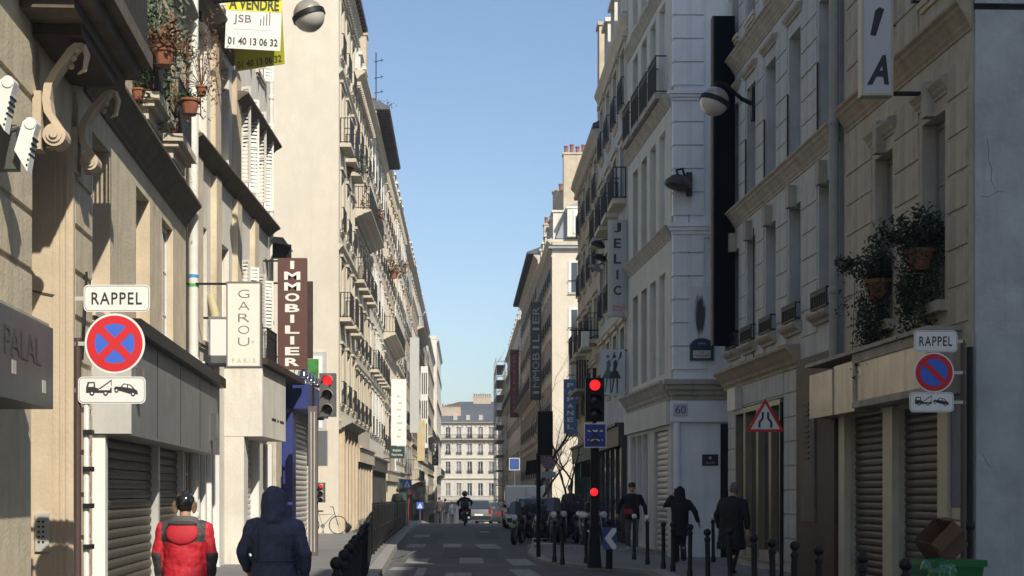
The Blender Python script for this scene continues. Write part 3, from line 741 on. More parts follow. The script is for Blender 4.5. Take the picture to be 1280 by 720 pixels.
# ================================================================== RIGHT: near building
RA = Fac('stone_building', 'dark shaded stone building with hanging plants above the shuttered shop, nearest on the right', 'R', (RX(19), 19), (RX(24.65), 24.65))
u = RA.u
wa = [(19.95, 20.85), (22.15, 23.0)]; ops = []
for a, b in wa:
    ops += [(u(a), u(b), 4.35, 7.0, .26), (u(a), u(b), 8.75, 10.9, .26)]
wa3 = [(23.85, 24.45)]
ops += [(u(20.0), u(21.85), -.05, 2.95, .3), (u(22.35), u(24.3), -.05, 2.95, .3)]
RA.wall(RA.len, 15, ops, STONE_RY, body=9)
for a, b in wa:
    m_ = (u(a) + u(b)) / 2; ww = u(b) - u(a) - .02
    RA.window(m_, 4.37, ww, 2.6, depth=.25, sill=False, style='grey', curtain=True); RA.window(m_, 8.77, ww, 2.1, depth=.25, style='grey', curtain=True)
    RA.cornice(m_ - .62, m_ + .62, 7.42, .14, .22, TRIM_D, name='window_hood'); RA.box('keystone', TRIM_D, 0, .15, m_ - .09, m_ + .09, 7.0, 7.5)
    RA.box('window_ledge', TRIM_D, 0, .16, m_ - .6, m_ + .6, 4.2, 4.35); RA.railing(m_, 8.78, 1.1, .5, .12)
seg = [(u(19.08), u(19.85)), (u(20.95), u(22.05)), (u(23.1), u(24.5))]
bl = []
for a, b in seg: bl += courses(a, b, 3.95, 7.55, .52)
for a, b in seg: bl += courses(a, b, 8.3, 14.5, .52)
stone_blocks(RA, bl, STONE_RY, proud=.022, gap=.04)
RA.cornice(-.02, RA.len - .12, 8.2, .22, .4, mat('trim_right', (.36, .31, .22), .85, .14, 3, .3, streak=.5), steps=5)
GOLD = mat('sheet_metal_beige', (.48, .44, .35), .34, .14, 1.6, .1, metal=.45, streak=.55)
fs = RA.mb().box(0, .42, u(19.35), u(22.75), 3.02, 3.86).build('shop_fascia', GOLD, RA.root)
RA.box('fascia_frame', TRIM_D, .42, .45, u(19.35), u(22.75), 3.72, 3.86, fs); RA.box('fascia_frame', TRIM_D, .42, .45, u(19.35), u(22.75), 3.02, 3.12, fs)
for Y in (19.35, 22.6): RA.box('fascia_frame', TRIM_D, .42, .447, u(Y), u(Y) + .12, 3.12, 3.72, fs)
for k, (a, b) in enumerate(((22.78, 23.9), (23.92, 25.3))): RA.box('fascia_panel', GOLD, .0, .40 + .02 * k, u(a), u(b), 2.98, 3.78 - .04 * k)
RA.box('fascia_top', TRIM_D, 0, .5, u(19.3), u(25.3), 3.87, 3.93)
SHR = mat('shutter_right', (.10, .088, .075), .5, .1, 3, .1, metal=.2, streak=.3)
roller(RA, u(20.02), u(21.83), .12, 2.95, -.1, SHR, pitch=.115); roller(RA, u(22.37), u(24.28), .12, 2.95, -.1, SHR, pitch=.115)
PIL = mat('pilaster_cream', (.50, .46, .34), .5, .08, 4, .1, streak=.25)
for a, b in ((19.6, 19.98), (21.87, 22.32), (24.32, 24.62)): RA.box('pilaster', PIL, -.05, .1, u(a), u(b), 0, 3.0)
RA.box('end_panel', mat('paint_greyblue', (.13, .15, .2), .6, .1), 0, .06, u(19.1), u(19.58), 1.5, 3.0); RA.box('end_panel', PIL, 0, .05, u(19.1), u(19.58), 0, 1.49)
# plastered end wall facing the camera
ew = MB(-1); 
RA.mb().box(-9, -.03, -.05, -.004, -.5, 8.05).build('end_wall', PLASTER_B, RA.root); RA.mb().box(-9, -.02, -.07, -.004, 8.13, 15).build('end_wall', PLASTER_B, RA.root)
RA.box('wall_joint', IRON, -9, -.03, -.03, -.004, 8.053, 8.127)
RA.box('wall_base', mat('plaster_lower', (.40, .42, .41), .93, .14, 1.2, .4, streak=.3, dirt=.4), -9, -.035, -.066, -.052, -.5, 3.78)
CRK = mat('crack_dark', (.12, .12, .12), .9, 0)
for pts in ([(-.19, 6.35), (-.21, 6.2), (-.2, 6.08), (-.25, 5.95), (-.24, 5.8), (-.29, 5.7)], [(-.1, 5.6), (-.2, 5.58), (-.33, 5.66), (-.42, 5.65)], [(-.12, 2.2), (-.2, 2.05), (-.26, 2.02)]):
    RA.mb().tube([(a, -.052 if b > 3.78 else -.067, b) for a, b in pts], [.003] * (len(pts) - 1) + [.0015], 4).build('crack', CRK, RA.root)

# ================================================================== RIGHT: second building (lamp, cornices)
RB = Fac('stone_building', 'long shaded stone building with two cornices and the street lamp bracket, right side', 'R', (RX(24.9), 24.9), (RX(33.8), 33.8))
u = RB.u
wbY = [(25.4, 26.2), (27.45, 28.3), (29.35, 30.2), (31.1, 31.9), (32.7, 33.4)]; ops = []
for a, b in wbY: ops += [(u(a), u(b), 4.95, 7.25, .3), (u(a), u(b), 8.2, 10.6, .3), (u(a), u(b), 12.1, 14.2, .3)]
ops += [(u(28.7), u(32.8), .25, 3.6, .3), (u(25.2), u(27.5), -.05, 4.0, .3)]
RB.wall(RB.len, 17, ops, STONE_R, body=9)
bl = []
prev = 24.97
edges = [24.97] + [x for ab in wbY for x in ab] + [33.76]
for i in range(0, len(edges), 2):
    a, b = edges[i] + (.06 if i else 0), edges[i + 1] - .06
    bl += courses(u(a), u(b), 4.6, 7.5, .5) + courses(u(a), u(b), 8.15, 10.9, .5) + courses(u(a), u(b), 11.7, 16.5, .5)
bl += courses(u(27.6), u(28.65), .3, 4.1, .5) + courses(u(32.9), u(33.75), .3, 4.1, .5) + courses(u(28.7), u(32.8), 3.62, 4.15, .5)
stone_blocks(RB, bl, STONE_R, proud=.022, gap=.035)
for a, b in wbY:
    m_ = (u(a) + u(b)) / 2; ww = u(b) - u(a) - .02
    RB.window(m_, 4.97, ww, 2.26, depth=.28, sill=False, style='grey'); RB.window(m_, 8.22, ww, 2.36, depth=.28, sill=False, style='grey', curtain=True); RB.window(m_, 12.12, ww, 2.06, depth=.28, style='grey')
    RB.cornice(m_ - .6, m_ + .6, 4.93, .2, .2, TRIM_D, name='window_ledge', steps=2); RB.box('keystone', TRIM_D, 0, .16, m_ - .12, m_ + .12, 7.2, 7.62)
    RB.cornice(m_ - .55, m_ + .55, 11.0, .12, .15, TRIM_D, name='window_hood', steps=2)
    RB.railing(m_, 4.96, 1.0, .35, .12); RB.box('window_bar', IRON, .02, .05, m_ + ww / 2 - .04, m_ + ww / 2, 8.25, 9.5)
RB.cornice(-.02, RB.len + .25, 8.1, .24, .36, TRIM_D, steps=5); RB.cornice(-.02, RB.len + .2, 11.6, .24, .36, TRIM_D, steps=5)
RB.cornice(u(27.5), RB.len + .3, 4.5, .3, .42, MATS['trim_right'], steps=4, name='shop_cornice')
# shop windows with gilt frames, notice box, brown doorway
BRASS = mat('brass_frame', (.25, .22, .15), .35, .1, metal=.4)
sw = inst('shop_window', None, RB.root)
for a, b in ((28.75, 29.5), (29.6, 30.6), (30.7, 31.8), (31.9, 32.75)):
    RB.box('pane', mat('shop_glass_dark', (.012, .018, .02), .06, 0, spec=.45), -.1, -.07, u(a), u(b), .5, 3.45, sw)
    for yy in (a, b): RB.box('shop_frame', BRASS, -.1, .07, u(yy) - .04, u(yy) + .04, .3, 3.5, sw)
RB.box('shop_frame', BRASS, -.1, .08, u(28.7), u(32.8), 3.45, 3.56, sw); RB.box('shop_frame', TRIM_D, -.1, .06, u(28.7), u(32.8), .25, .48, sw)
BRN = mat('wood_brown', (.075, .05, .035), .6, .2, 4, .2, streak=.4)
dr = RB.box('brown_surround', BRN, 0, .07, u(25.0), u(27.5), .02, 4.2)
RB.box('brown_door', BRN, -.3, -.22, u(25.25), u(27.45), 0, 4.0)
gl = RB.mb()
pan = RB.box('door_panel', mat('panel_brown', (.15, .13, .11), .7, .2, 4, .2, streak=.5), .07, .1, u(26.15), u(27.1), 1.15, 3.4, dr)
for i in range(11): RB.box('grille_bar', IRON, .1, .115, u(26.5), u(26.8), 2.3 + .1 * i, 2.34 + .1 * i, pan)
RB.box('notice_box', STEEL_L, 0, .18, u(32.3), u(33.1), 3.55, 4.05)
RB.mb().tube([(.04, u(31.1), 4.3), (.04, u(31.1), 7.4)], .012, 5).build('cable', IRON, RB.root)
downpipe('thick grey downpipe between the two shaded stone buildings', RB, u(24.8), .13, 14, .09, mat('pipe_grey', (.30, .30, .28), .6, .1, 4, .1, streak=.3), z0=3.9)
downpipe('black drainpipe on the corner of the plastered end wall', RA, -.12, .07, 3.6, .045, IRON)

# ================================================================== RIGHT: white corner building
RC = Fac('corner_building', 'bluish white corner building with grooved chamfer and street plate', 'R', (5.2, 36.2), (4.9, 43))
u = RC.u; ops = []
wc = [37.4, 38.8, 40.2, 41.7]
for Y in wc:
    for z0, h in ((4.75, 2.6), (8.5, 2.5), (11.9, 2.4), (15.1, 2.0)): ops.append((u(Y) - .45, u(Y) + .45, z0, z0 + h, .25))
ops += [(u(36.6), u(38.6), -.05, 3.3, .2), (u(39.3), u(42.4), .3, 3.3, .2)]
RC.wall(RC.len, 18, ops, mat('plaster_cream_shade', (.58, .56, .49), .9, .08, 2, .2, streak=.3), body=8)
for Y in wc:
    for z0, h in ((4.75, 2.6), (8.5, 2.5), (11.9, 2.4), (15.1, 2.0)): RC.window(u(Y), z0 + .01, .88, h - .02, depth=.24, style='grey', curtain=z0 > 8, sill=z0 > 12)
    RC.box('balcony_slab', TRIM_D, 0, .3, u(Y) - .62, u(Y) + .62, 11.75, 11.9); RC.railing(u(Y), 11.9, 1.15, .95, .27)
roller(RC, u(36.62), u(38.58), .12, 3.3, -.1, STEEL_L, pitch=.15)
RC.box('shop_window', GLASS, -.14, -.1, u(39.32), u(42.38), .5, 3.28)
for Y in (39.3, 40.3, 41.3, 42.34): RC.box('shop_frame', WHITEP, -.14, .04, u(Y), u(Y) + .06, .3, 3.3)
# chamfered corner block facing the camera
ch = RC.world(0, 0, 0)
CW = thing('corner_bay', 'flat white grooved corner wall facing the camera, dark stain and street plate on it', 'wall', (5.27, 36.0, 0))
MB().box(0, 1.35, 0, .3, -.3, 18).build('wall', PLASTER_WH, CW)
gj = [(a, a + .585) for a in [4.75 + .585 * i for i in range(6)]] + [(a, a + .585) for a in [8.6 + .585 * i for i in range(5)]] + [(a, a + .585) for a in [11.85 + .585 * i for i in range(9)]]
for a, b in gj:
    key = ('cblk', round(b - a, 3))
    if key not in CACHE: CACHE[key] = MB().box(.0, .72, -.05, .0, .02, b - a - .02).box(-.05, .0, -.05, .3, .02, b - a - .02).mesh('stone_block', PLASTER_WH)
    inst('stone_block', CACHE[key], CW, (0, 0, a))
for z, h, pr in ((4.5, .5, .3), (8.4, .35, .18), (11.7, .3, .18), (14.8, .3, .15)):
    q = MB()
    for i in range(4): q.box(-pr * (i + 1) / 4, 1.35, -pr * (i + 1) / 4, 0, z - h + h * i / 4, z - h + h * (i + 1) / 4 - .001)
    q.build('cornice', PLASTER_WH if z > 5 else TRIM_D, CW); RC.cornice(0, RC.len, z, pr, h, TRIM_D, steps=4)
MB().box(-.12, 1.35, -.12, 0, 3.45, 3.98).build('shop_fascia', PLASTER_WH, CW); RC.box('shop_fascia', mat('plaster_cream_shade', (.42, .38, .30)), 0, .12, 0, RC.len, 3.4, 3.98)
MB().tube([(.05, -.03, .0), (.05, -.03, 3.44)], .09, 12).build('corner_roll', PLASTER_WH, CW, smooth=True)
MB().box(1.14, 1.34, -.05, -.003, 0, 3.4).build('dark_edge', IRON, CW)
STAIN = mat('soot_stain', (.10, .105, .11), .95, .35, 7, .1)
sm_ = mat('soot_stain_panel', (.60, .63, .65), .93, 0, 1, .2); nt_ = sm_.node_tree
tc_ = nt_.nodes.new('ShaderNodeTexCoord'); mp_ = nt_.nodes.new('ShaderNodeMapping'); mp_.inputs['Scale'].default_value = (9, 9, 1.6); n_ = nt_.nodes.new('ShaderNodeTexNoise'); n_.inputs['Scale'].default_value = 1.6; n_.inputs['Detail'].default_value = 7
g_ = nt_.nodes.new('ShaderNodeTexGradient'); g_.gradient_type = 'SPHERICAL'; mg_ = nt_.nodes.new('ShaderNodeMapping'); mg_.inputs['Scale'].default_value = (4.6, 1, 1.25)
ad_ = nt_.nodes.new('ShaderNodeMath'); ad_.operation = 'MULTIPLY_ADD'; ad_.inputs[1].default_value = 1.3; mr_ = nt_.nodes.new('ShaderNodeMapRange'); mr_.inputs[1].default_value = .86; mr_.inputs[2].default_value = 1.2
mx_ = nt_.nodes.new('ShaderNodeMix'); mx_.data_type = 'RGBA'; mx_.inputs[6].default_value = (.60, .63, .65, 1); mx_.inputs[7].default_value = (.07, .07, .075, 1)
L_ = nt_.links.new; L_(tc_.outputs['Object'], mp_.inputs[0]); L_(mp_.outputs[0], n_.inputs['Vector']); L_(tc_.outputs['Object'], mg_.inputs[0]); L_(mg_.outputs[0], g_.inputs[0])
L_(g_.outputs[1], ad_.inputs[0]); L_(n_.outputs[0], ad_.inputs[2]); L_(ad_.outputs[0], mr_.inputs[0]); L_(mr_.outputs[0], mx_.inputs[0]); L_(mx_.outputs[2], nt_.nodes['Principled BSDF'].inputs['Base Color'])
MB().box(-.28, .28, -.012, 0, -.72, .72).build('stained_panel', sm_, CW, loc=(.62, -.052, 6.1))
for tx, w_, h_, z_, c in (('60', .26, .2, 3.75, None),):
    pl = MB().box(-.05, .3, -.15, -.122, 3.6, 3.9).build('number_plate', mat('enamel_pale', (.45, .47, .52), .4, .05), CW)
    lettering('60', .26, .2, mat('enamel_blue', (.02, .04, .18), .4, 0), pl, (.125, -.152, 3.75))
# dark letters on the cream return of the fascia
PQ = mat('plaque_black', (.02, .022, .03), .35, .05)
q = MB().box(-.2, .2, -.02, .0, -.14, .14).build('plaque', PQ, CW, loc=(.88, -.005, 2.5)); MB().box(-.12, .12, -.023, -.021, -.07, -.05).build('faint_line', STEEL_G, q); MB().box(-.1, .1, -.023, -.021, -.1, -.085).build('faint_line', STEEL_G, q); flat([disc_pts(0, .05, .035, 12)], STEEL_L, q, y=-.024)
# street name plate with arched top
ENB = mat('enamel_navy', (.02, .035, .09), .35, .05); ENG = mat('enamel_green', (.03, .10, .06), .4, .05)
sp = inst('street_plate', None, CW, (.66, -.075, 4.98))
def arch(w, h, r, inset=0):
    return [(-w / 2 + inset, inset), (w / 2 - inset, inset), (w / 2 - inset, h * .62)] + [(0 + (w / 2 - inset) * math.cos(R(a)), h * .62 + (h * .38 - inset) * math.sin(R(a))) for a in range(10, 180, 10)] + [(-w / 2 + inset, h * .62)]
MB().prism(arch(.6, .56, 0), 'y', -.02, .01).build('plate_border', ENG, sp)
flat([arch(.6, .56, 0, .035)], ENB, sp, y=-.024, name='plate_field'); flat([[(-.22, .06), (.22, .06), (.22, .25), (-.22, .25)]], STEEL_L, sp, y=-.026, name='plate_field')
lettering("2e Arrt", .2, .07, STEEL_L, sp, (0, -.024, .43)); lettering("RUE", .12, .05, ENB, sp, (0, -.025, .2)); lettering("POISSONNIERE", .4, .06, ENB, sp, (0, -.025, .12))
MB().box(0, 1.35, .3, 8, -.3, 17.9).build('wall', PLASTER_WH, CW)

# ================================================================== RIGHT: further buildings
RD, _ = street_building('greyish building with the vertical JELIC sign, beyond the white corner', 'R', (4.9, 43.1), (4.9, 52), 16.0, 41, STONE_R, nf=5, gf=4.2, bays=4, dorm=4, rh=2.4, balc=(2,), corn=.2, shop=mat('shop_dark', (.05, .045, .04)), style='grey')
RD2, _ = street_building('narrow shaded building with a rounded gable end above the poster sign', 'R', (4.9, 52), (4.9, 62), 14.8, 42, STONE_G, nf=5, gf=4.0, bays=4, roof='eave', eave=.25, shop=SHOPC[3], style='grey', corn=.3, balc=(1,))
RD2.chimney(-1.1, 6.4, 15.0, 1.1, .8, 5.5, 0)
RD2.chimney(-1.6, 9.0, 15.0, 1.0, .8, 3.2, 3)
RE, ie = street_building('sunlit cream building with zinc mansard and white-framed windows on its end wall, right side', 'R', (6.0, 98), (6.0, 117), 18.9, 43, STONE_P, nf=6, gf=4.2, dorm=6, rh=2.3, body=10, shop=SHOPC[2], style='grey')
RE.chimney(-1.9, 2.2, 20.3, 2.0, .9, 5.9, 5); RE.chimney(-.95, 5.5, 20.3, 1.1, .9, 4.0, 1); RE.chimney(-.8, 14, 20.3, 1.2, .8, 3.2, 3)
# windows in its end wall (facing the camera)
RE.box('gutter', ZINC, -10, .25, -.3, -.05, 24.3 - 5.0 + 0.05 - gz(117) * 0, 19.5)
for z in (16.3, 13.1, 9.9, 6.7):
    o = inst('end_window', MB().box(-.65, .65, -.06, .0, -1.15, 1.15).mesh('end_window', WHITEP), RE.root, RE.loc(-1.75, -.003, z - gz(117)), (0, 0, R(-90) - 0)); 
    o.rotation_euler = (0, 0, -RE.rz)
    inst('pane', MB().box(-.45, -.03, -.08, -.062, -1.0, 1.0).mesh('pane', GLASS), o); inst('pane', MB().box(.03, .45, -.08, -.062, -1.0, 1.0).mesh('pane', GLASS), o)
    inst('railing', MB().box(-.7, .7, -.16, -.14, -.25, -.2).box(-.7, .7, -.16, -.14, -1.1, -1.06).mesh('railing', IRON), o)
RE.cornice(0, 0.01, 18.9, .1, .1)
dz = 19.0 - gz(117)
q = MB().box(-.9, .9, -.5, 1.5, 0, 1.9).box(-1.0, 1.0, -.55, 1.5, 1.9, 2.05).build('end_dormer', PLASTER_LT, RE.root, loc=RE.loc(-1.9, 0, dz), rot=(0, 0, -RE.rz)); MB().box(-.5, .5, -.56, -.503, .2, 1.75).build('pane', WHITEP, q); MB().box(-.35, .35, -.58, -.562, .3, 1.4).build('pane', GLASS_L, q)
q = MB(); 
for i in range(22): q.box(-5 + i * .3, -4.86 + i * .3, -.16, -.004, 18.25 - gz(117), 18.45 - gz(117))
q.build('dentils', TRIM, RE.root, rot=(0, 0, -RE.rz), loc=RE.loc(-5.1, 0, 0), kind='stuff')
MB().box(-5, 5, -.3, -.003, 18.46 - gz(117), 18.72 - gz(117)).build('cornice', TRIM, RE.root, rot=(0, 0, -RE.rz), loc=RE.loc(-5.0, 0, 0))
MB().box(.75, 1.5, -.07, -.004, -6.6, 0).build('dark_panel', mat('panel_dark', (.07, .065, .06), .7, .1), RE.root, rot=(0, 0, -RE.rz), loc=RE.loc(-.38, 0, 12.1 - gz(117)))
RF, _ = street_building('shaded building with steep pointed gable behind the black vertical sign', 'R', (6.0, 117), (6.0, 150), 21.0, 44, STONE_P, nf=6, gf=4.2, bays=10, roof='eave', eave=.9, shop=SHOPC[4], style='grey', bigbalc=(2,))
RF.chimney(-2.2, 8, 21.8, 2.2, .8, 4.0, 5); RF.chimney(-1.8, 20, 21.8, 2.0, .8, 2.6, 5)
RG, _ = street_building('dark building behind the scaffolding, right side far', 'R', (5.9, 150), (5.9, 196), 19.6, 45, PLASTER_LT, nf=6, gf=4.2, bays=12, dorm=10, shop=SHOPC[0], style='grey', bigbalc=(3,))
RH, _ = street_building('last grey building of the right row before the end of the street', 'R', (6.2, 196), (6.2, 262), 17.6, 46, STONE_R, nf=6, gf=4.2, bays=14, dorm=12, shop=SHOPC[1], style='grey')
# building behind the camera that shades the near right side
RZ, _ = street_building('building at the street corner behind the camera', 'R', (7.0, -28), (7.0, 9.5), 18.0, 47, STONE_R, nf=6, gf=4.2, bays=10, roof='none', shop=SHOPC[1], style='grey'); RZ.box('shade_block', STONE_R, -9, -3.6, .2, RZ.len - .003, 18.05, 22.5)  # unseen block added on top to shade the near blade sign

# ================================================================== END of the street
EB = Fac('end_building', 'sunlit pale building with slate roof closing the far end of the street', 'R', (12, 285), (-14, 285.0), -6.4)
EB.root.rotation_euler = (0, 0, R(-90)); EB.sg = 1; EB.rz = R(-90)
L = 26; ops = []; wl = []
zr = lambda py: EYE - (py - 615) * 285 / 1800 + 6.4
u0 = (0)
for i in range(13):
    px = 533 + 13.5 * i; uu = (px - 580) * 285 / 1800 + 13
    if not .8 < uu < 25: continue
    for pt, pb in ((534, 548), (555, 568.5), (577, 592), (604, 620)): ops.append((uu - .48, uu + .48, zr(pb), zr(pt), .25)); wl.append((uu, zr(pb), zr(pt) - zr(pb)))
EB.root.location = (-13, 285, -6.4)
for px in (574 - 13.5 * 1.8, 597, 621): pass
aops = [((px - 580) * 285 / 1800 + 13 - 1.5, (px - 580) * 285 / 1800 + 13 + 1.5, .0, 3.4, .4) for px in (536, 559, 583, 607, 630)]
EB.wall(L, zr(528), ops + aops, PLASTER_LT, body=12, zlow=-1)
for uu, z, h in wl:
    EB.window(uu, z + .01, .94, h - .02, depth=.24, bars=2, sill=False, curtain=rnd.random() < .55); 
    EB.railing(uu, z, 1.1, .55, .1) if h < 2.4 else None
EB.cornice(0, L, zr(528), .6, .5, TRIM, dentils=.9); EB.cornice(0, L, zr(549.5), .8, .4, TRIM, dentils=.9, name='balcony_slab'); EB.cornice(0, L, zr(598), .25, .3, TRIM, name='string_course'); EB.cornice(0, L, zr(573), .2, .25, TRIM, name='string_course')
EB.cornice(0, L, zr(627), .9, .5, TRIM, dentils=.9, name='balcony_slab')
EB.railing(L / 2, zr(549), L, .95, .75, sp=.16); EB.railing(L / 2, zr(626.5), L, 1.0, .85, sp=.16)
for a in aops:
    EB.mb().lathe([(1.5, .02), (1.5, .1), (1.25, .1)], (0, (a[0] + a[1]) / 2, 2.2), 20, 'x').build('arch_ring', TRIM, EB.root)
q = EB.mb(); zt = zr(528)
q.add([(-.1, 3, zt), (-.1, 26.2, zt), (-2.2, 25.5, zt + 2.6), (-2.2, 6.5, zt + 2.6), (-5, 25, zt + 4.4), (-5, 12, zt + 4.4), (-12, 3, zt), (-12, 26.2, zt)], [(0, 1, 2, 3), (3, 2, 4, 5), (5, 4, 7, 6), (0, 3, 5, 6), (1, 7, 4, 2)])
q.build('roof', SLATE, EB.root)
for px in (569, 585, 601): 
    uu = (px - 580) * 285 / 1800 + 13; EB.mb().box(-1.2, -.5, uu - .4, uu + .4, zt + .4, zt + 1.5).build('skylight', STEEL_L, EB.root)
EB.chimney(-5, (603 - 580) * 285 / 1800 + 13, zt + .5, 1.4, 3.6, 4.8, 8)
EB.chimney(-2.0, (562 - 580) * 285 / 1800 + 13, zt - 1, 1.6, 4.4, 4.0, 8)
# ------------------------------------------------------------------ signs and street furniture
SW = mat('sign_white', (.72, .71, .67), .45, .03, 6, 0, streak=.06); SRED = mat('sign_red', (.55, .025, .03), .4, 0); SBLUE = mat('sign_blue', (.05, .13, .55), .4, 0)
SBLK = mat('sign_black', (.03, .03, .032), .5, 0); POLEB = mat('pole_brown', (.075, .05, .045), .5, .08, 5); SBACK = mat('sign_back', (.16, .17, .18), .5, .05, metal=.5)
def towtruck(parent, cx, cz, k, y=-.022):
    P_ = lambda pts: [(cx + a * k, cz + b * k) for a, b in pts]
    W = lambda a, b, r: [(cx + p * k, cz + q * k) for p, q in disc_pts(a, b, r, 14)]
    flat([P_([(-2.35, -.25), (-2.35, .25), (-2.2, .75), (-1.55, .75), (-1.5, .25), (-1.2, .15), (-1.2, 0), (-.2, 0), (-.1, .25), (.0, .25), (.0, -.25)]),
          P_([(-1.25, .1), (-.05, .95), (-.02, .85), (-1.05, .1)]), P_([(-.06, .95), (0, .95), (0, .4), (-.06, .4)]),
          P_([(.15, .1), (.35, .35), (.8, .3), (1.1, .62), (1.75, .5), (2.1, .1), (2.35, -.05), (2.4, -.4), (1.6, -.32), (.5, -.0)])], SBLK, parent, y=y)
    flat([P_([(-2.15, .3), (-2.05, .62), (-1.65, .62), (-1.65, .3)]), P_([(.95, .3), (1.15, .52), (1.4, .48), (1.4, .24)]), P_([(1.5, .22), (1.5, .45), (1.72, .4), (1.9, .14)])], SW, parent, y=y - .002)
    flat([W(-1.8, -.28, .22), W(-.55, -.28, .22), W(.45, -.02, .2), W(1.95, -.35, .2)], SBLK, parent, y=y - .003, name='emblem')
    flat([W(-1.8, -.28, .1), W(-.55, -.28, .1), W(.45, -.02, .09), W(1.95, -.35, .09)], SW, parent, y=y - .005, name='emblem')
def ring(r0, r1, n=40):
    a = disc_pts(0, 0, r0, n); b = disc_pts(0, 0, r1, n)
    return [[a[i], a[(i + 1) % n], b[(i + 1) % n], b[i]] for i in range(n)]
def rappel_sign(label, x, y, pole_x, ptop, cz, r, full=True, plate_w=.62, dz1=.55, dz2=.5, tw=None):
    t = thing('traffic_sign', label, 'traffic sign', (pole_x, y, 0)); dx = x - pole_x
    MB().tube([(0, 0, 0), (0, 0, ptop)], .036, 10).build('pole', POLEB, t, smooth=True)
    def plate(w, h, cx, cz_):
        p = MB().prism([(cx + a, cz_ + b) for a, b in rrect(w, h, .05)], 'y', -.05, -.038).build('plate', SW, t)
        MB().prism([(cx + a, cz_ + b) for a, b in rrect(w - .01, h - .01, .05)], 'y', -.037, -.03).build('plate_back', SBACK, p)
        flat([[(cx + q[0], cz_ + q[1]) for q in seg] for seg in [[rrect(w - .02, h - .02, .045)[i], rrect(w - .02, h - .02, .045)[(i + 1) % 24], rrect(w - .03, h - .03, .04)[(i + 1) % 24], rrect(w - .03, h - .03, .04)[i]] for i in range(24)]], SBACK, p, y=-.0515, name='plate_line')
        return p
    p1 = plate(plate_w, .27, dx + .02, cz + dz1); lettering('RAPPEL', plate_w * .76, .12, SBLK, p1, (dx + .02, -.05, cz + dz1), spacing=1.15, bold=.01)
    p2 = plate(plate_w * 1.02, .27 if full else .25, dx - .03, cz - dz2); towtruck(p2, dx - .03, cz - dz2, plate_w * .165, y=-.052)
    d = MB().lathe([(r, -.05), (r, -.035)], (dx, 0, cz), 40, 'y').build('disc', SW, t)
    f = lambda pl: [[(a + dx, b + cz) for a, b in q] for q in pl]
    if full:
        flat(f(ring(r * .93, r * .66)), SRED, d, y=-.053); flat(f([disc_pts(0, 0, r * .665, 36)]), SBLUE, d, y=-.052)
        for s_ in (1, -1):
            c, s2 = math.cos(R(45)) * r * .7, math.sin(R(45)) * r * .7; o = .027 * r / .3
            flat(f([[(-c + o, -s2 * s_ - o * s_), (-c - o, -s2 * s_ + o * s_), (c - o, s2 * s_ + o * s_), (c + o, s2 * s_ - o * s_)]]), SRED, d, y=-.054 - .001 * (s_ > 0))
    else:
        flat(f(ring(r * .93, r * .68)), SRED, d, y=-.053); flat(f([disc_pts(0, 0, r * .685, 36)]), SBLUE, d, y=-.052)
        c = .5 * r; o = .028 * r / .3
        flat(f([[(-c - o, c - o), (-c + o, c + o), (c + o, -c + o), (c - o, -c - o)]]), SRED, d, y=-.055)
    for zz in (cz + dz1, cz, cz - dz2): MB().box(min(0, dx) - .02, max(0, dx) + .02, -.032, -.012, zz - .02, zz + .02).build('bracket', STEEL_L, t)
    return t
D = 14.4; c = P(145, 430, D); pp = P(97, 0, D)
rappel_sign('no stopping sign with red cross on blue between RAPPEL plate and tow truck plate, left', c.x, D, pp.x, 3.24, c.z, .3, True, .66, .45, .465)
D = 18.0; c = P(1166, 466, D); pp = P(1204, 0, D)
rappel_sign('no parking disc with single red bar between RAPPEL and tow plates on the right', c.x, D, pp.x, 3.6, c.z, .25, False, .54, .39, .37)

def blade(label, name, px0, px1, py0, py1, D, m, wallx, th=.14, frame=None, cat='sign', arms=True, side=-1, fr=.03):
    a, b = P(px0, py0, D), P(px1, py1, D); w = b.x - a.x; h = a.z - b.z
    t = thing(name, label, cat, ((a.x + b.x) / 2, D, b.z))
    body = MB().box(-w / 2, w / 2, -th / 2, th / 2, 0, h).build('sign_panel', m, t)
    if frame:
        q = MB(); y0 = -th / 2 - .012
        q.box(-w / 2 - .005, -w / 2 + fr, y0, th / 2 + .01, -.005, h + .005).box(w / 2 - fr, w / 2 + .005, y0, th / 2 + .01, -.005, h + .005).box(-w / 2 + fr, w / 2 - fr, y0, th / 2 + .01, h - fr, h + .005).box(-w / 2 + fr, w / 2 - fr, y0, th / 2 + .01, -.005, fr)
        q.build('sign_frame', frame, t)
    if arms:
        cx = (a.x + b.x) / 2
        for zz in (h * .03 - .02, h * .97 + .02):
            xs = sorted((wallx - cx, side * w / 2 * -1 if False else (-w / 2 if wallx < cx else w / 2)))
            MB().box(xs[0], xs[1], -.02, .02, zz - .02, zz + .02).build('bracket', IRON, t)
    return t, w, h
def vtext(t, w, h, txt, m, lw, z0, z1, th=.14, ch=None, shear=0, bold=0):
    n = len(txt); st = (z1 - z0) / n
    for i, ch_ in enumerate(txt):
        if ch_ == ' ': continue
        ww = lw * (.28 if ch_ == 'I' else 1) * (1.12 if ch_ == 'M' else 1)
        lettering(ch_, ww, st * (ch or .72), m, t, (0, -th / 2 - .002, z1 - st * (i + .5)), shear=shear, bold=bold)
BROWN = mat('sign_brown', (.115, .055, .045), .45, .05, 3)
CREAMS = mat('sign_cream', (.72, .69, .60), .5, .03, 4, 0, streak=.05)
LGREY = mat('letter_grey', (.16, .15, .14), .5, 0); LFAINT = mat('letter_faint', (.48, .45, .38), .5, 0)
t, w, h = blade('cream blade sign with thin letters GAROU and PARIS below', 'shop_sign', 284, 327, 353, 459, 27, CREAMS, -5.2, frame=LGREY, fr=.02)
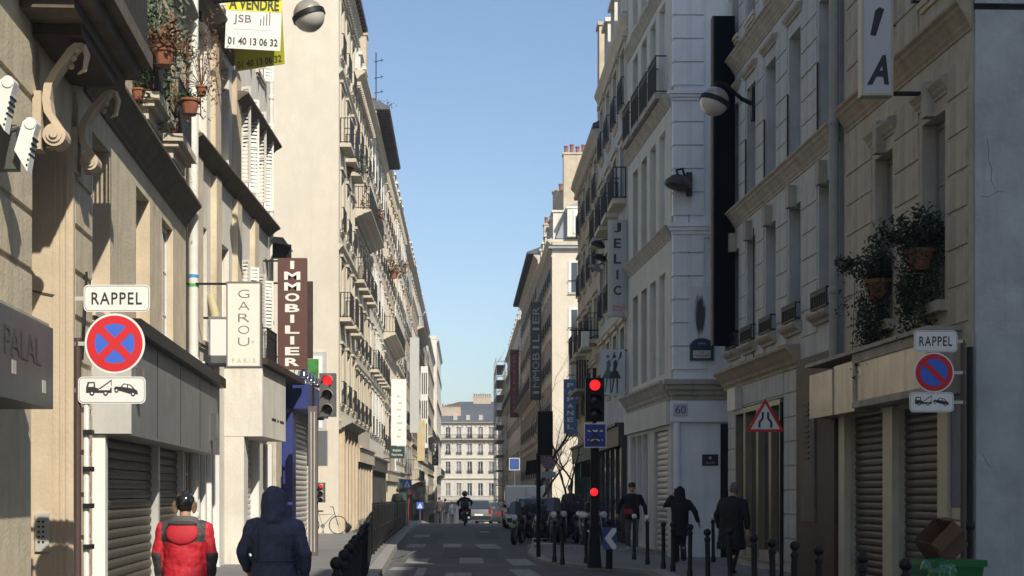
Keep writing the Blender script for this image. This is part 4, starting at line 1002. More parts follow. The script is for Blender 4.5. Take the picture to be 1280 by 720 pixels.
vtext(t, w, h, 'GAROU', LGREY, .21, .36, 1.48, ch=.68, bold=-.018); lettering('PARIS', .44, .085, LFAINT, t, (0, -.072, .12), spacing=1.6); lettering('®', .05, .05, LFAINT, t, (.17, -.072, .47))
t, w, h = blade('plain white box sign half hidden behind the GAROU sign', 'shop_sign', 262, 293, 397, 456, 28.5, SW, -5.2, frame=STEEL_G)
t, w, h = blade('tall brown sign with white vertical letters IMMOBILIER', 'shop_sign', 347.5, 384, 323, 462, 36, BROWN, -5.02)
vtext(t, w, h, 'IMMOBILIER', SW, .36, .05, h - .04, ch=.76, bold=.035)
t, w, h = blade('dark brown sign box seen behind the IMMOBILIER sign', 'shop_sign', 372, 391, 352, 448, 37.4, WOOD_D, -5.0)
t, w, h = blade('dark arched awning end above the brown vertical sign', 'awning', 341, 364, 306, 323, 36.5, IRON, -5.02, arms=False, cat='awning'); 
MB().prism([(-w / 2, h), (-w * .3, h + .12), (w * .2, h + .1), (w / 2, h - .1)], 'y', -.5, .5).build('awning_cover', IRON, t)
# estate agent board in V shape
YEL = mat('board_yellow', (.62, .60, .02), .5, 0); YELD = mat('board_olive', (.36, .36, .02), .5, 0); DKT = mat('letter_dark', (.05, .045, .03), .5, 0)
D = 29.5; a = P(281, 0, D); b = P(350, 62, D)
t = thing('sale_board', 'white and yellow board reading A VENDRE with a phone number, high on the left wall', 'sign', (a.x, D, b.z + .03)); w = b.x - a.x
def board_leaf(rz, loc, up):
    p = MB().box(0, w, -.012, .012, 0, 1.12).build('board', SW, t, loc=loc, rot=(0, R(2.2), rz)); 
    MB().box(.0, w, -.016, -.0125, .78, 1.12).build('board_band', YEL, p)
    lettering('A VENDRE', w * .9, .24, DKT, p, (w / 2, -.018, .925), bold=.03); lettering('JSB', w * .32, .2, LGREY, p, (w * .3, -.016, .6)); 
    for i, hh in enumerate((.13, .19, .24, .3)): MB().box(w * .62 + i * .06, w * .62 + i * .06 + .022, -.015, -.0125, .5, .5 + hh).build('emblem', LGREY, p)
    MB().box(w * .15, w * .85, -.015, -.0125, .40, .408).build('emblem', LFAINT, p)
    lettering('01 40 13 06 32', w * .9, .15, DKT, p, (w / 2, -.016, .16), bold=.02)
    return p
board_leaf(R(3), (0, 0, 0), 1)
p = MB().box(0, w, -.012, .012, 0, 1.18).build('board', YELD, t, loc=(.1, .75, -.26), rot=(0, R(-3), R(-18))); lettering('01 40 13 06 32', w * .9, .15, DKT, p, (w / 2, -.016, .12), bold=.02)
MB().tube([(-.45, .1, 1.0), (0, .1, 1.0)], .015, 6).tube([(-.45, .1, .3), (0, .1, .3)], .015, 6).build('bracket', IRON, t)
# white floodlights on arms, far left
for i, (px, py, lab) in enumerate(((6, 132, 'white floodlight on a bracket at the picture edge, left wall'), (34, 183, 'white wedge floodlight on a thin arm above the dark signboard'))):
    D = 13.2 + i * .3; c = P(px, py, D); t = thing('floodlight', lab, 'lamp', tuple(c))
    MB().prism([(-.02, .22), (.05, .26), (.11, .2), (.08, .1), (.02, -.25), (-.1, -.05)], 'y', -.07, .07).build('housing', SW, t)
    MB().lathe([(.055, -.08), (.055, .08)], (.05, 0, .2), 14, 'y').build('hinge', SW, t); MB().tube([(.02, 0, .22), (-.18, .0, .16), (-.32, .02, .28)], .008, 5).build('arm', STEEL_G, t)
    q = MB()
    for k in range(6): q.box(.07 - .012 * k, .085 - .012 * k, -.075, .075, .05 - .05 * k, .07 - .05 * k)
    q.build('heat_fin', IRON, t)
t, w, h = blade('small dark panel sign at the upper left edge of the picture', 'shop_sign', -12, 23, 158, 213, 13.6, SLB, LX(13.6), frame=None)
# right-hand signs
IAW = mat('sign_palewhite', (.50, .53, .57), .45, .03, 4, 0)
t, w, h = blade('white blade sign with slanted black brush letters, cut by the top edge on the right', 'shop_sign', 1075, 1114, -90, 121, 20.5, IAW, 6.66, th=.16, frame=PIL)
for txt, zc, ww, hh, sh in (('A', 30 + 50, .3, .38, .25), ('I', 0, .1, .42, .45)):
    pass
lettering('A', .31, .42, SBLK, t, (.01, -.083, .36), shear=.3, bold=.035); flat([[(-.1, .85), (-.02, .84), (.1, 1.22), (.03, 1.25), (-.03, 1.2)]], SBLK, t, y=-.083, name='lettering')
MB().tube([(.22, 0, .02), (.62, 0, .02)], .01, 5).build('stay_rod', IRON, t)
t, w, h = blade('tall narrow black sign box fixed high on the corner beside the lamp', 'shop_sign', 890, 917.5, 22, 432, 33.2, mat('sign_matt_black', (.006, .006, .006), .9, 0, spec=.05), 6.22, th=.25, arms=False)
MB().box(-.01 - w / 2, -w / 2 + .03, -.14, .13, 0, h).build('edge_trim', BRN, t); MB().box(w / 2, w / 2 + .1, -.03, .03, .3, .36).box(w / 2, w / 2 + .1, -.03, .03, h - .4, h - .34).build('bracket', IRON, t)
JW = mat('sign_greywhite', (.42, .43, .42), .6, .06, 3, 0, streak=.2)
t, w, h = blade('pale vertical sign with black letters JELIC', 'shop_sign', 760, 783, 275, 396, 43.25, JW, 4.92)
vtext(t, w, h, 'JELIC', SBLK, .22, .55, 2.9, ch=.62, bold=.03); lettering('HABILLE', .46, .06, SRED, t, (0, -.075, .3)); lettering('ENFANTS', .46, .06, SRED, t, (0, -.075, .2)); MB().box(-w / 2, -w / 2 + .12, -.08, -.072, 0, h).build('edge_trim', LFAINT, t)
t, w, h = blade('white poster sign with dark figures of dancing women', 'shop_sign', 751, 781, 437, 494, 43.3, mat('sign_ice', (.50, .55, .56), .5, .05), 4.92, th=.1)
for cx, k in ((.05, 1), (-.15, .85)):
    flat([[(cx - .05, .72), (cx + .04, .74), (cx + .1, .95), (cx + .04, 1.08), (cx - .04, 1.0)], [(cx - .18, .5), (cx + .2, .5), (cx + .08, .74), (cx - .07, .74)], [(cx + .08, 1.0), (cx + .2, 1.15), (cx + .22, 1.3), (cx + .16, 1.28), (cx + .14, 1.16)],
          [(cx - .1, .08), (cx - .07, .08), (cx + .0, .5), (cx - .05, .5)], [(cx + .06, .05), (cx + .1, .05), (cx + .1, .5), (cx + .05, .5)], disc_pts(cx, 1.16, .05, 10)], SBLK if k == 1 else mat('figure_grey', (.12, .16, .17), .6, .2), t, y=-.056 if k == 1 else -.053)
t, w, h = blade('blue banner sign with white vertical letters PAPANEL', 'shop_sign', 704.5, 721, 474, 542, 63, mat('banner_blue', (.11, .25, .50), .6, .25, 2.2), 4.9, th=.08)
vtext(t, w, h, 'PAPANEL', SW, .28, .15, h - .12, ch=.66, bold=.03)
t, w, h = blade('tall black sign with pale letters IMMOBILIER on the far right row', 'shop_sign', 663, 676.5, 378, 500, 108, SBLK, 6.0, th=.3)
for i, c_ in enumerate('IMMOBILIER'[::-1]): lettering(c_, .56 * (.35 if c_ == 'I' else 1.1 if c_ == 'M' else 1), .5, JW, t, (0, -.155, h - .65 - i * .68), rot=(0, R(-90), 0))
t, w, h = blade('long dark red sign with small letters on the far right row', 'shop_sign', 637.5, 648.5, 437, 522, 150, mat('sign_darkred', (.16, .015, .015), .5, .1), 6.0, th=.3)
lettering('PRET A PORTER', h * .85, .32, mat('letter_pink', (.42, .25, .22), .6, 0), t, (0, -.155, h / 2), rot=(0, R(-90), 0))
for (px0, px1, py0, py1, D, m, lab) in ((489, 508, 474, 557, 90, SW, 'large white banner sign hanging over the left pavement'), (512.5, 524, 422, 541, 112, mat('sign_silver', (.46, .46, .44), .4, .05), 'very tall plain grey sign board, left row'),
        (487, 506, 558, 573, 84, mat('sign_darkgreen', (.02, .045, .035), .5, .1), 'dark green lettered sign below the white banner'), (521.5, 531, 525, 576, 118, mat('sign_sand', (.56, .45, .26), .6, .1), 'sand coloured hanging banner below the grey sign board'),
        (540, 548, 553, 582, 150, SBLK, 'small black sign with white letters far down the left row'), (526, 535, 458, 560, 130, SW, 'white frame sign with black vertical slots, left row')):
    t, w, h = blade(lab, 'shop_sign', px0, px1, py0, py1, D, m, -4.7, th=.2)
    if 'green' in lab: lettering('Atelier', w * .6, h * .22, SW, t, (0, -.105, h * .68)); lettering('Fourrures', w * .7, h * .22, SW, t, (0, -.105, h * .32))
    if 'slots' in lab:
        for zz, hh in ((.66, .26), (.36, .22), (.06, .24)): 
            for k in (-.28, 0, .28): MB().box(k * w - .05, k * w + .05, -.115, -.102, zz * h, (zz + hh) * h).build('dark_slot', SBLK, t)
    if 'small black' in lab: vtext(t, w, h, 'TIRAT', SW, .35, .1, h - .1, th=.2)
    if 'large white' in lab:
        for i in range(7): MB().box(-.12 + .08 * (i % 2), .1 + .06 * (i % 3), -.104, -.101, .5 + i * .42, .62 + i * .42).build('faint_print', LFAINT, t)
# wrought iron arm with box lantern sign
t = thing('hanging_sign', 'small lit cream box sign hung from a scrolled iron arm', 'sign', (4.9, 52.5, 7.6))
MB().tube([(0, 0, 0), (-1.05, 0, 0)], .025, 6).tube([(-.05 - .3 * math.cos(a / 3) * (1 - a / 24), 0, -.45 + .3 * math.sin(a / 3) * (1 - a / 24)) for a in range(20)], .018, 5).build('arm', IRON, t)
MB().box(-.62, -.35, -.12, .12, -.62, -.05).build('box_lantern', CREAMS, t)
# wooden planter balcony with shrub at the building corner
t = thing('planter_balcony', 'dark wooden balcony box with dry plants on the corner of the narrow building', 'balcony', (4.75, 56, 5.7))
q = MB(); 
for i in range(9): q.box(-.42 + i * .1, -.34 + i * .1, -.5, -.47, 0, 1.1)
q.build('balcony_slats', WOOD_D, t); MB().box(-.45, .5, -.47, 3, -.12, 0).build('balcony_floor', TRIM_D, t)
# spot lamps on the JELIC wall
for k, (px, py) in enumerate(((748, 305), (750, 322), (744, 335))):
    c = P(px, py, 48 + k); t = thing('spot_lamp', ['upper', 'middle', 'lowest'][k] + ' of the three round lamps beside the JELIC sign', 'lamp', tuple(c), group='lamps beside the JELIC sign')
    MB().lathe([(.02, .12), (.14, .09), (.24, .0), (.25, -.06), (.2, -.05)], (0, 0, 0), 14).build('shade', IRON if k < 2 else STEEL_G, t, smooth=True, rot=(0, R(20), 0)); MB().tube([(0, 0, .1), (.25, 0, .16), (4.9 - c.x, 0, .1)], .02, 6).build('arm', IRON, t)

# ------------------------------------------------------------------ street lamps
def globe_lamp(label, c, wall, side):
    t = thing('street_lamp', label, 'street lamp', tuple(c)); r = .31
    tilt = R(-20) if side < 0 else R(22)
    glob = mat('lamp_glass', (.50, .47, .42), .15, .05, 5, spec=.8)
    MB().lathe([(max(.001, r * math.sin(R(a))), -r * math.cos(R(a))) for a in range(0, 85, 10)] , n=24).build('lower_globe', glob, t, smooth=True, rot=(0, tilt, 0))
    MB().lathe([(max(.001, r * .98 * math.sin(R(a))), -r * math.cos(R(a))) for a in range(95, 181, 10)], n=24).build('upper_dome', mat('lamp_dome', (.36, .33, .28), .35, .08, 4, metal=.3), t, smooth=True, rot=(0, tilt, 0))
    MB().lathe([(r * 1.0, -.055), (r * 1.06, -.05), (r * 1.06, .05), (r * 1.0, .055)], n=28, cap=False).build('band', IRON, t, smooth=True, rot=(0, tilt, 0))
    dx = wall.x - c.x; dy = wall.y - c.y; dz = wall.z - c.z
    MB().tube([(0, 0, .3), (dx * .08, dy * .1, .42), (dx * .3, dy * .35, .38), (dx * .7, dy * .75, dz * .8 + .1), (dx, dy, dz)], [.03, .035, .04, .045, .05], 8).build('arm', IRON, t, smooth=True)
    MB().box(dx - .05, dx + .05, dy - .1, dy + .1, dz - .35, dz + .35).build('wall_plate', IRON, t)
globe_lamp('round glass street lamp with black band, top of the picture on the left', P(386, 20, 28), Vector((-5.2, 28.4, 11.35)), -1)
globe_lamp('round glass street lamp on curved black arm beside the tall black sign', P(893, 127, 31), Vector((6.27, 31.2, 10.1)), 1)
c = P(848, 228, 35.7); t = thing('wall_lamp', 'dark dome lamp on the white grooved corner wall', 'lamp', tuple(c))
MB().lathe([(.05, .2), (.2, .14), (.33, .0), (.34, -.1), (.27, -.15), (.001, -.16)], n=18).build('dome', mat('lamp_darkbrown', (.05, .035, .035), .45, .1), t, smooth=True, rot=(0, R(12), 0)); MB().tube([(0, 0, .15), (-.05, 0, .3), (.1, 0, .34), (.18, .1, .15), (.3, .2, .1)], .035, 8).build('arm', IRON, t); MB().box(.22, .36, .1, .29, -.3, .28).build('wall_plate', MATS['lamp_darkbrown'], t)
MB().tube([(.3, .26, -.3), (.3, .26, -2.3)], .008, 5).build('cable', IRON, t)

# ------------------------------------------------------------------ traffic lights
REDL = mat('light_red', (.6, .02, .02), .4, 0, emit=(1, .02, .025), estr=.95); OFFA = mat('light_off_dark', (.025, .02, .018), .3, 0)
HOUS = mat('light_housing', (.012, .012, .012), .55, .1, spec=.2); HOUSG = mat('light_housing_grey', (.10, .095, .09), .5, .1)
def light_head(t, x, z, w, h, m, yfront=-.16, visor=STEEL_L, y=0, red=True):  # pale default visor paints in the sunlit highlight on visor tops
    b = MB().box(x - w / 2, x + w / 2, y + yfront + .03, y + .08, z, z + h).build('light_box', m, t)
    for i in range(3):
        zc = z + h * (1 - (i + .5) / 3); r = w * .29
        MB().lathe([(r, y + yfront + .025), (r * .7, y + yfront + .012), (.001, y + yfront + .01)], (x, 0, zc), 20, 'y').build('red_lens' if i == 0 else 'lens', REDL if (i == 0 and red) else OFFA, b, smooth=True)
        v = MB(); n = 12
        for k in range(n):
            a0, a1 = R(180 * k / n), R(180 * (k + 1) / n); rr = r * 1.15
            p0 = (x + rr * math.cos(a0), zc + rr * math.sin(a0)); p1 = (x + rr * math.cos(a1), zc + rr * math.sin(a1))
            v.quad((p0[0], y + yfront + .03, p0[1]), (p1[0], y + yfront + .03, p1[1]), (p1[0], y + yfront - .16, p1[1] - .02), (p0[0], y + yfront - .16, p0[1] - .02))
        v.build('visor', visor, b)
    return b
# left traffic light, seen with lit red lamp
D = 35; t = thing('traffic_light', 'traffic light with grey pole on the left pavement, showing red', 'traffic light', (P(391.5, 0, D).x, D, .145)); z0 = 1.555
POLEG = mat('pole_greybrown', (.13, .11, .10), .5, .1, 4)
MB().box(-.11, .11, -.11, .11, 0, EYE + (615 - 508) / 51.4 - .145).build('pole', POLEG, t)
for k in (-.04, .04): MB().box(k - .012, k + .012, -.118, -.111, .1, 3.5).build('pole_groove', STEEL_L, t)
dx = P(410, 0, D).x - P(391.5, 0, D).x; light_head(t, dx, EYE + (615 - 521) / 51.4 - .145, .4, 1.05, HOUSG); 
MB().box(.02, dx - .1, -.03, .03, 3.3, 3.36).box(-.03, .03, -.03, .03, 3.6, 4.2).box(.03, dx - .1, -.03, .03, 4.1, 4.15).build('bracket', IRON, t)
light_head(t, .2, EYE + (615 - 628) / 51.4 - .145 , .17, .48, HOUSG, y=.05)
MB().box(-.15, .33, .12, .16, 2.2, 3.05).build('sign_backs', SBACK, t); MB().tube([(-.15, .14, 2.2), (.33, .14, 2.2), (.33, .14, 3.05), (-.15, .14, 3.05), (-.15, .14, 2.2)], .02, 5).build('sign_rim', STEEL_L, t)
MB().lathe([(.24, .1), (.24, .13)], (-.25, 0, 3.1), 20, 'y').build('sign_disc', SBLUE, t, rot=(0, 0, R(-60)))
# right main traffic light with blue crossing sign
D = 31; t = thing('traffic_light', 'tall black traffic light showing red above a blue crossed-out sign', 'traffic light', (P(743, 0, D).x, D, .07))
MB().box(-.085, .085, -.085, .085, 0, 2.95).build('pole', HOUS, t); MB().prism([(-.15, 0), (.15, 0), (.12, .35), (.1, .9), (-.1, .9), (-.12, .35)], 'y', -.12, .12).build('pole_base', HOUS, t)
MB().box(-.04, .04, -.04, .04, 2.95, 4.3).build('pole', HOUS, t)
light_head(t, 0, EYE + (615 - 527) / 58 - .07, .4, .93, HOUS, visor=HOUS)
zz = EYE + (615 - 545) / 58 - .07; p = MB().box(-.24, .24, -.2, -.18, zz - .26, zz + .26).build('plate', SW, t)
flat([[(-.22, -.24 + zz), (.22, -.24 + zz), (.22, .24 + zz), (-.22, .24 + zz)]], mat('sign_deepblue', (.02, .04, .3), .4, 0), p, y=-.203)
flat([[(-.16, zz + .12), (.16, zz + .12), (.16, zz + .08), (-.16, zz + .08)], [(-.16, zz - .08), (.16, zz - .08), (.16, zz - .12), (-.16, zz - .12)]], SW, p, y=-.205)
flat([[(-.2, zz + .2), (-.15, zz + .2), (.2, zz - .16), (.15, zz - .16)], [(.2, zz + .2), (.15, zz + .2), (-.2, zz - .16), (-.15, zz - .16)]], SBLK, p, y=-.207)
flat([disc_pts(0, zz - .19, .1, 14, 0, 180)], SBLK, p, y=-.208)
b = MB().box(-.3, -.1, -.12, .1, 1.95, 2.25).build('pedestrian_box', HOUS, t)
MB().lathe([(.085, -.14), (.05, -.15), (.001, -.152)], (-.02, 0, EYE - .07), 16, 'y').build('repeater_lens', REDL, t, smooth=True)
# traffic light seen from behind
D = 36; t = thing('traffic_light', 'traffic light seen from behind in front of the bare tree, black back', 'traffic light', (P(673, 0, D).x, D, .07))
MB().tube([(0, 0, 0), (0, 0, 2.6)], .055, 8).build('pole', HOUS, t); MB().box(-.02, .36, -.05, .2, 2.55, 3.65).build('light_box', HOUS, t); MB().prism([(-.33, 2.05), (-.02, 2.1), (-.02, 2.45), (-.3, 2.4)], 'y', -.02, .02).build('sign_back', HOUS, t)
v = MB()
for i in range(3): v.lathe([(.15, .2), (.15, .38)], (.17, 0, 2.75 + i * .35), 12, 'y', cap=False)
v.build('visor', HOUS, t)
# small round parking disc seen faintly, blue board signs
D = 60; c = P(685.5, 579, D); t = thing('traffic_sign', 'faded pink and grey round parking sign above the parked vehicles', 'traffic sign', (c.x, D, .15))
MB().tube([(0, 0, 0), (0, 0, c.z)], .03, 8).build('pole', SBACK, t); d = MB().lathe([(.26, -.05), (.26, -.03)], (0, 0, c.z - .15), 24, 'y').build('disc', mat('sign_dullred', (.30, .12, .12), .5, 0), t)
flat([disc_pts(0, c.z - .15, .19, 24)], mat('sign_dullviolet', (.22, .17, .24), .5, 0), d, y=-.052); MB().box(-.3, .3, -.05, -.03, c.z - .75, c.z - .5).build('plate', JW, t)
D = 80; c = P(643, 580, D); t = thing('traffic_sign', 'small square blue sign by the scaffolded building', 'traffic sign', (c.x, D, gz(D) + .1)); MB().tube([(0, 0, 0), (0, 0, c.z)], .03, 6).build('pole', SBACK, t)
p = MB().box(-.3, .3, -.05, -.03, c.z - .3 - .1, c.z + .28).build('plate', SW, t); MB().box(-.27, .27, -.06, -.051, c.z - .36, c.z + .25).build('blue_field', mat('sign_blue_dim', (.05, .10, .30)), p)
for k, (px, py, D, s_) in enumerate(((509, 605, 66, .42), (525, 632, 96, .45))):
    c = P(px, py, D); t = thing('crossing_sign', ['square blue pedestrian crossing sign nearer of the two on the left kerb', 'square blue pedestrian crossing sign farther of the two on the left kerb'][k], 'traffic sign', (c.x, D, gz(D)))
    MB().tube([(0, 0, 0), (0, 0, c.z - gz(D))], .03, 6).build('pole', SBACK, t); z_ = c.z - gz(D)
    p = MB().box(-s_ / 2, s_ / 2, -.06, -.04, z_ - s_ / 2, z_ + s_ / 2).build('plate', SBLUE, t); flat([[(-s_ * .36, z_ - s_ * .36), (s_ * .36, z_ - s_ * .36), (0, z_ + s_ * .38)]], SW, p, y=-.064)
    flat([[(-s_ * .08, z_ - s_ * .3), (s_ * .08, z_ - s_ * .3), (s_ * .03, z_ + s_ * .1), (-s_ * .03, z_ + s_ * .1)]], SBLK, p, y=-.066)
# narrowing road triangle
D = 27; c = P(956, 520, D); t = thing('traffic_sign', 'white triangle sign with red border and two converging black lines', 'traffic sign', (P(977, 0, D).x, D, .12))
dx = c.x - P(977, 0, D).x; cz = c.z - .12 - .09
MB().tube([(0, 0, 0), (0, 0, cz + .35)], .035, 8).build('pole', HOUS, t); tri = lambda k: [(dx - .36 * k, cz - .21 * k), (dx + .36 * k, cz - .21 * k), (dx, cz + .42 * k)]
p = MB().prism(tri(1.0), 'y', -.05, -.035).build('plate', SRED, t); flat([tri(.76)], SW, p, y=-.053)
MB().box(min(dx, 0), max(dx, 0) + .02, -.035, -.01, cz - .05, cz).build('bracket', HOUS, t)
for s_ in (-1, 1):
    flat([[(dx + s_ * .13, cz - .13), (dx + s_ * .09, cz - .13), (dx + s_ * .09, cz - .04), (dx + s_ * .03, cz + .04), (dx + s_ * .03, cz + .16), (dx + s_ * .07, cz + .16), (dx + s_ * .07, cz + .05), (dx + s_ * .13, cz - .02)]], SBLK, p, y=-.055)
# chevron bollard sign
D = 30.6; c = P(761.5, 673, D); t = thing('chevron_sign', 'low white and blue square chevron sign pointing left on a short post', 'traffic sign', (c.x, D, .07)); z_ = c.z - .07
MB().tube([(0, 0, 0), (0, 0, z_)], .07, 10).build('post', HOUS, t); p = MB().box(-.15, .15, -.1, -.075, z_ - .23, z_ + .24).build('plate', mat('sign_blue_dim', (.05, .10, .30), .5, 0), t)
flat([[(-.11, z_), (.05, z_ + .22), (.14, z_ + .22), (.14, z_ + .14), (.03, z_), (.14, z_ - .14), (.14, z_ - .22), (.05, z_ - .22)]], SW, p, y=-.103)
MB().sphere((0, 0, z_ + .33), .06, 8, 6).build('cap', HOUS, t)

# ------------------------------------------------------------------ cast iron lamp post
D = 56; t = thing('lamp_post', 'old cast iron lamp post with fluted base on the left pavement before the gable', 'lamp post', (P(420, 0, D).x, D, .145))
MB().lathe([(.3, 0), (.3, .15), (.22, .2), (.24, .7), (.17, .8), (.2, .95), (.12, 1.1), (.1, 1.9), (.13, 1.95), (.07, 2.1), (.055, 4.4), (.09, 4.5)], n=14).build('post', IRON, t, smooth=True)
MB().lathe([(.1, 4.5), (.14, 4.6), (.26, 5.2), (.28, 5.25)], n=6, cap=False).build('lantern', GLASS_L, t); MB().lathe([(.32, 5.25), (.2, 5.45), (.08, 5.6), (.02, 5.75)], n=6).build('lantern_cap', IRON, t)

# ------------------------------------------------------------------ bollards
def make_bollard(label, loc, group, ball=IRON, h=.98, white=False):
    t = thing('bollard', label, 'bollard', loc, group=group); k = ('bol', white, h)
    if k not in CACHE:
        CACHE[k] = (MB().lathe([(.055, 0), (.055, .12), (.042, .14), (.040, h - .2), (.05, h - .19), (.05, h - .15), (.032, h - .13), (.03, h - .1)], n=10).mesh('post', IRON, True), MB().sphere((0, 0, h - .055), .062, 12, 8).mesh('ball', SW if white else IRON, True))
    inst('post', CACHE[k][0], t); inst('ball', CACHE[k][1], t); t.rotation_euler = (R(rnd.uniform(-1, 1)), R(rnd.uniform(-1, 1)), 0)
    return t
y = 12.7; i = 0; tab = [(12.6, -1.11), (14.2, -1.18), (16.4, -1.3), (18.8, -1.41), (21, -1.52), (22.9, -1.63), (48, -3.0)]
while y < 49:
    wt = i in (19, 23)
    make_bollard('black ball-topped bollard in the row along the left kerb, %s from the camera' % ORD[i], (lerp(tab, y) , y, .145), 'bollards along the left kerb', white=wt)
    y += 1.62; i += 1
for i, (x, y) in enumerate(((4.0, 13), (3.95, 14.3), (4.0, 16.2), (4.0, 17.5), (3.97, 18.5), (4.1, 20.3), (3.95, 23.3), (4.4, 23.8), (4.2, 26.8), (4.15, 28.6))):
    make_bollard('black bollard along the right kerb near the shuttered shop, %s from the camera' % ORD[i], (x, y, .12), 'bollards on the near right kerb')
for (x, y, wh, hh, lab) in ((4.18, 30.2, 0, 1.0, 'black bollard at the right kerb in front of the hooded walker'), (2.1, 33.4, 0, .98, 'left one of the twin black bollards before the motorbikes'), (2.2, 32.2, 0, .98, 'right one of the twin black bollards before the motorbikes'),
                            (2.8, 33, 1, 1.15, 'white-topped bollard left of the tall traffic light'), (4.1, 34.7, 1, 1.1, 'white-topped bollard beside the walker with the red bag'), (4.13, 32.4, 1, 1.1, 'white-topped bollard between chevron sign and hooded walker'),
                            (5.8, 33.5, 1, 1.1, 'white-topped bollard by the white corner wall')):
    make_bollard(lab, (x, y, .07), 'bollards round the crossing', white=bool(wh), h=hh)
# pedestrian guard rails on the left kerb
i = 0; y = 36
while y < 68:
    t = thing('guard_rail', 'black iron pedestrian guard rail along the left kerb, %s section' % ORD[i], 'guard rail', (lerp(KL, y) - .45, y, .145), group='guard rails on the left kerb')
    x2 = lerp(KL, y + 1.9) - lerp(KL, y); hh = 1.2 - .004 * (y - 36); q = MB()
    for zz in (.12, hh * .5, hh): q.tube([(0, 0, zz), (x2, 1.9, zz)], .024, 6)
    for k in range(44): q.box(x2 * k / 43 - .012, x2 * k / 43 + .012, 1.9 * k / 43 - .012, 1.9 * k / 43 + .012, .06, hh)
    q.build('rail_bars', IRON, t); MB().tube([(0, 0, 0), (0, 0, hh + .08)], .035, 8).tube([(x2, 1.9, 0), (x2, 1.9, hh + .08)], .035, 8).build('rail_post', IRON, t); i += 1; y += 2.0
# hoop barrier by the motorbikes
t = thing('barrier', 'low pale hoop barrier at the kerb corner before the motorbikes', 'barrier', (1.95, 40.8, .1))
MB().tube([(0, 0, 0), (0, 0, .28), (.62, 0, .28), (.62, 0, 0)], .025, 8).tube([(0, 0, .14), (.62, 0, .14)], .02, 6).build('hoop', STEEL_L, t)

# ------------------------------------------------------------------ scaffold
t = thing('scaffold', 'grey steel tube scaffolding on the far right facade', 'scaffold', (5.2, 192, gz(192)))
st = MB(); bd = MB()
for y in range(0, 17, 4):
    for x in (-.9, .3): st.tube([(x, y, 0), (x, y, 23)], .035, 5)
for z in range(2, 24, 2):
    st.tube([(-.9, 0, z + 1), (-.9, 16, z + 1)], .04, 4); st.tube([(-.9, 0, z + .5), (.3, 0, z + .5)], .04, 4); st.tube([(-.9, 0, z), (.3, 0, z + 2)], .03, 4)
    bd.box(-.9, .3, 0, 16, z - .05, z)
st.build('tubes', STEEL_L, t); bd.build('boards', mat('board_grey', (.2, .19, .17), .8), t)
# aerial
t = thing('aerial', 'thin television aerial on the left roofs', 'aerial', (P(470, 0, 78).x, 78, 20.5)); q = MB().tube([(0, 0, 0), (0, 0, 5.0)], .03, 5)
for z in (2.8, 3.6, 4.5): q.tube([(-.1, 0, z), (.4, 0, z + .1)], .02, 4).tube([(.3, -.3, z + .1), (.3, .3, z + .1)], .015, 4)
q.build('mast', IRON, t)

# ------------------------------------------------------------------ plants
LEAFG = mat('leaf_green', (.045, .075, .02), .6, .3, 12); LEAFD = mat('leaf_dark', (.028, .042, .016), .7, .3, 12); LEAFB = mat('leaf_dry', (.19, .09, .035), .8, .3, 12); LEAFS = mat('leaf_silver', (.13, .16, .10), .7, .2, 12)
def leaf_cloud(n, centre, rad, size, r, droop=0, long=1.0):
    q = MB()
    # cluster seeds make light and dark clumps
    seeds = [Vector((r.gauss(0, 1), r.gauss(0, 1), r.gauss(0, 1))) * .5 for _ in range(max(3, n // 25))]
    for _ in range(n):
        s_ = r.choice(seeds); p = s_ + Vector((r.gauss(0, .22), r.gauss(0, .22), r.gauss(0, .22)))
        p = Vector((centre[0] + p.x * rad[0], centre[1] + p.y * rad[1], centre[2] + p.z * rad[2] - droop * abs(p.x)))
        a = Vector((r.uniform(-1, 1), r.uniform(-1, 1), r.uniform(-1, 1))).normalized(); b = a.cross(Vector((r.uniform(-1, 1), r.uniform(-1, 1), r.uniform(-1, 1)))).normalized()
        k = size * r.uniform(.6, 1.3); q.add([p - a * k * long, p + b * k * .4, p + a * k * long, p - b * k * .4], [(0, 1, 2, 3)])
    return q
def potted(label, c, pr, m, n, rad, size, up, seed, wallside=0, long=1.0, holder=True):
    r = random.Random(seed); t = thing('potted_plant', label, 'potted plant', tuple(c))
    p = MB().lathe([(pr * .68, 0), (pr * .95, pr * 1.35), (pr * 1.08, pr * 1.35), (pr * 1.08, pr * 1.6), (pr * .9, pr * 1.6), (pr * .85, pr * 1.4)], n=16).build('pot', TERRA, t, smooth=True)
    MB().lathe([(.001, pr * 1.45), (pr * .86, pr * 1.45)], n=12, cap=False).build('soil', DARKIN, p)
    f = leaf_cloud(int(n * 1.9), (0, 0, pr * 1.6 + up), rad, size * .82, r, long=long)
    for _ in range(30):
        e = Vector((r.gauss(0, rad[0] * .5), r.gauss(0, rad[1] * .5), pr * 1.6 + up + r.gauss(0, rad[2] * .4))); f.tube([(0, 0, pr * 1.4), tuple(e * .5 + Vector((0, 0, pr))), tuple(e)], .006, 4)
    f.build('foliage', m, t)
    if holder: MB().tube([(-pr * 1.15, -pr, .0), (pr * 1.2, -pr, -.02), (pr * 1.2, pr, -.02)], .012, 5).tube([(pr * 1.15, 0, 0), (pr * 1.1, 0, pr * 1.9)], .01, 5).tube([(-pr * 1.2, -pr, 0), (-pr * 1.2, pr, pr * 2)], .01, 5).build('pot_holder', IRON, t)
    return t
def Pw(px, py, D): return P(px, py, D)
potted('terracotta pot with rusty brown dry plant in a wire holder on the upper left balcony', Pw(205, 83, 21.0), .15, LEAFB, 260, (.34, .25, .24), .06, .12, 1)
potted('terracotta pot with small green plant in a wire holder at the farther left balcony', Pw(237, 144, 23.6), .16, LEAFG, 130, (.22, .2, .14), .045, .05, 2)
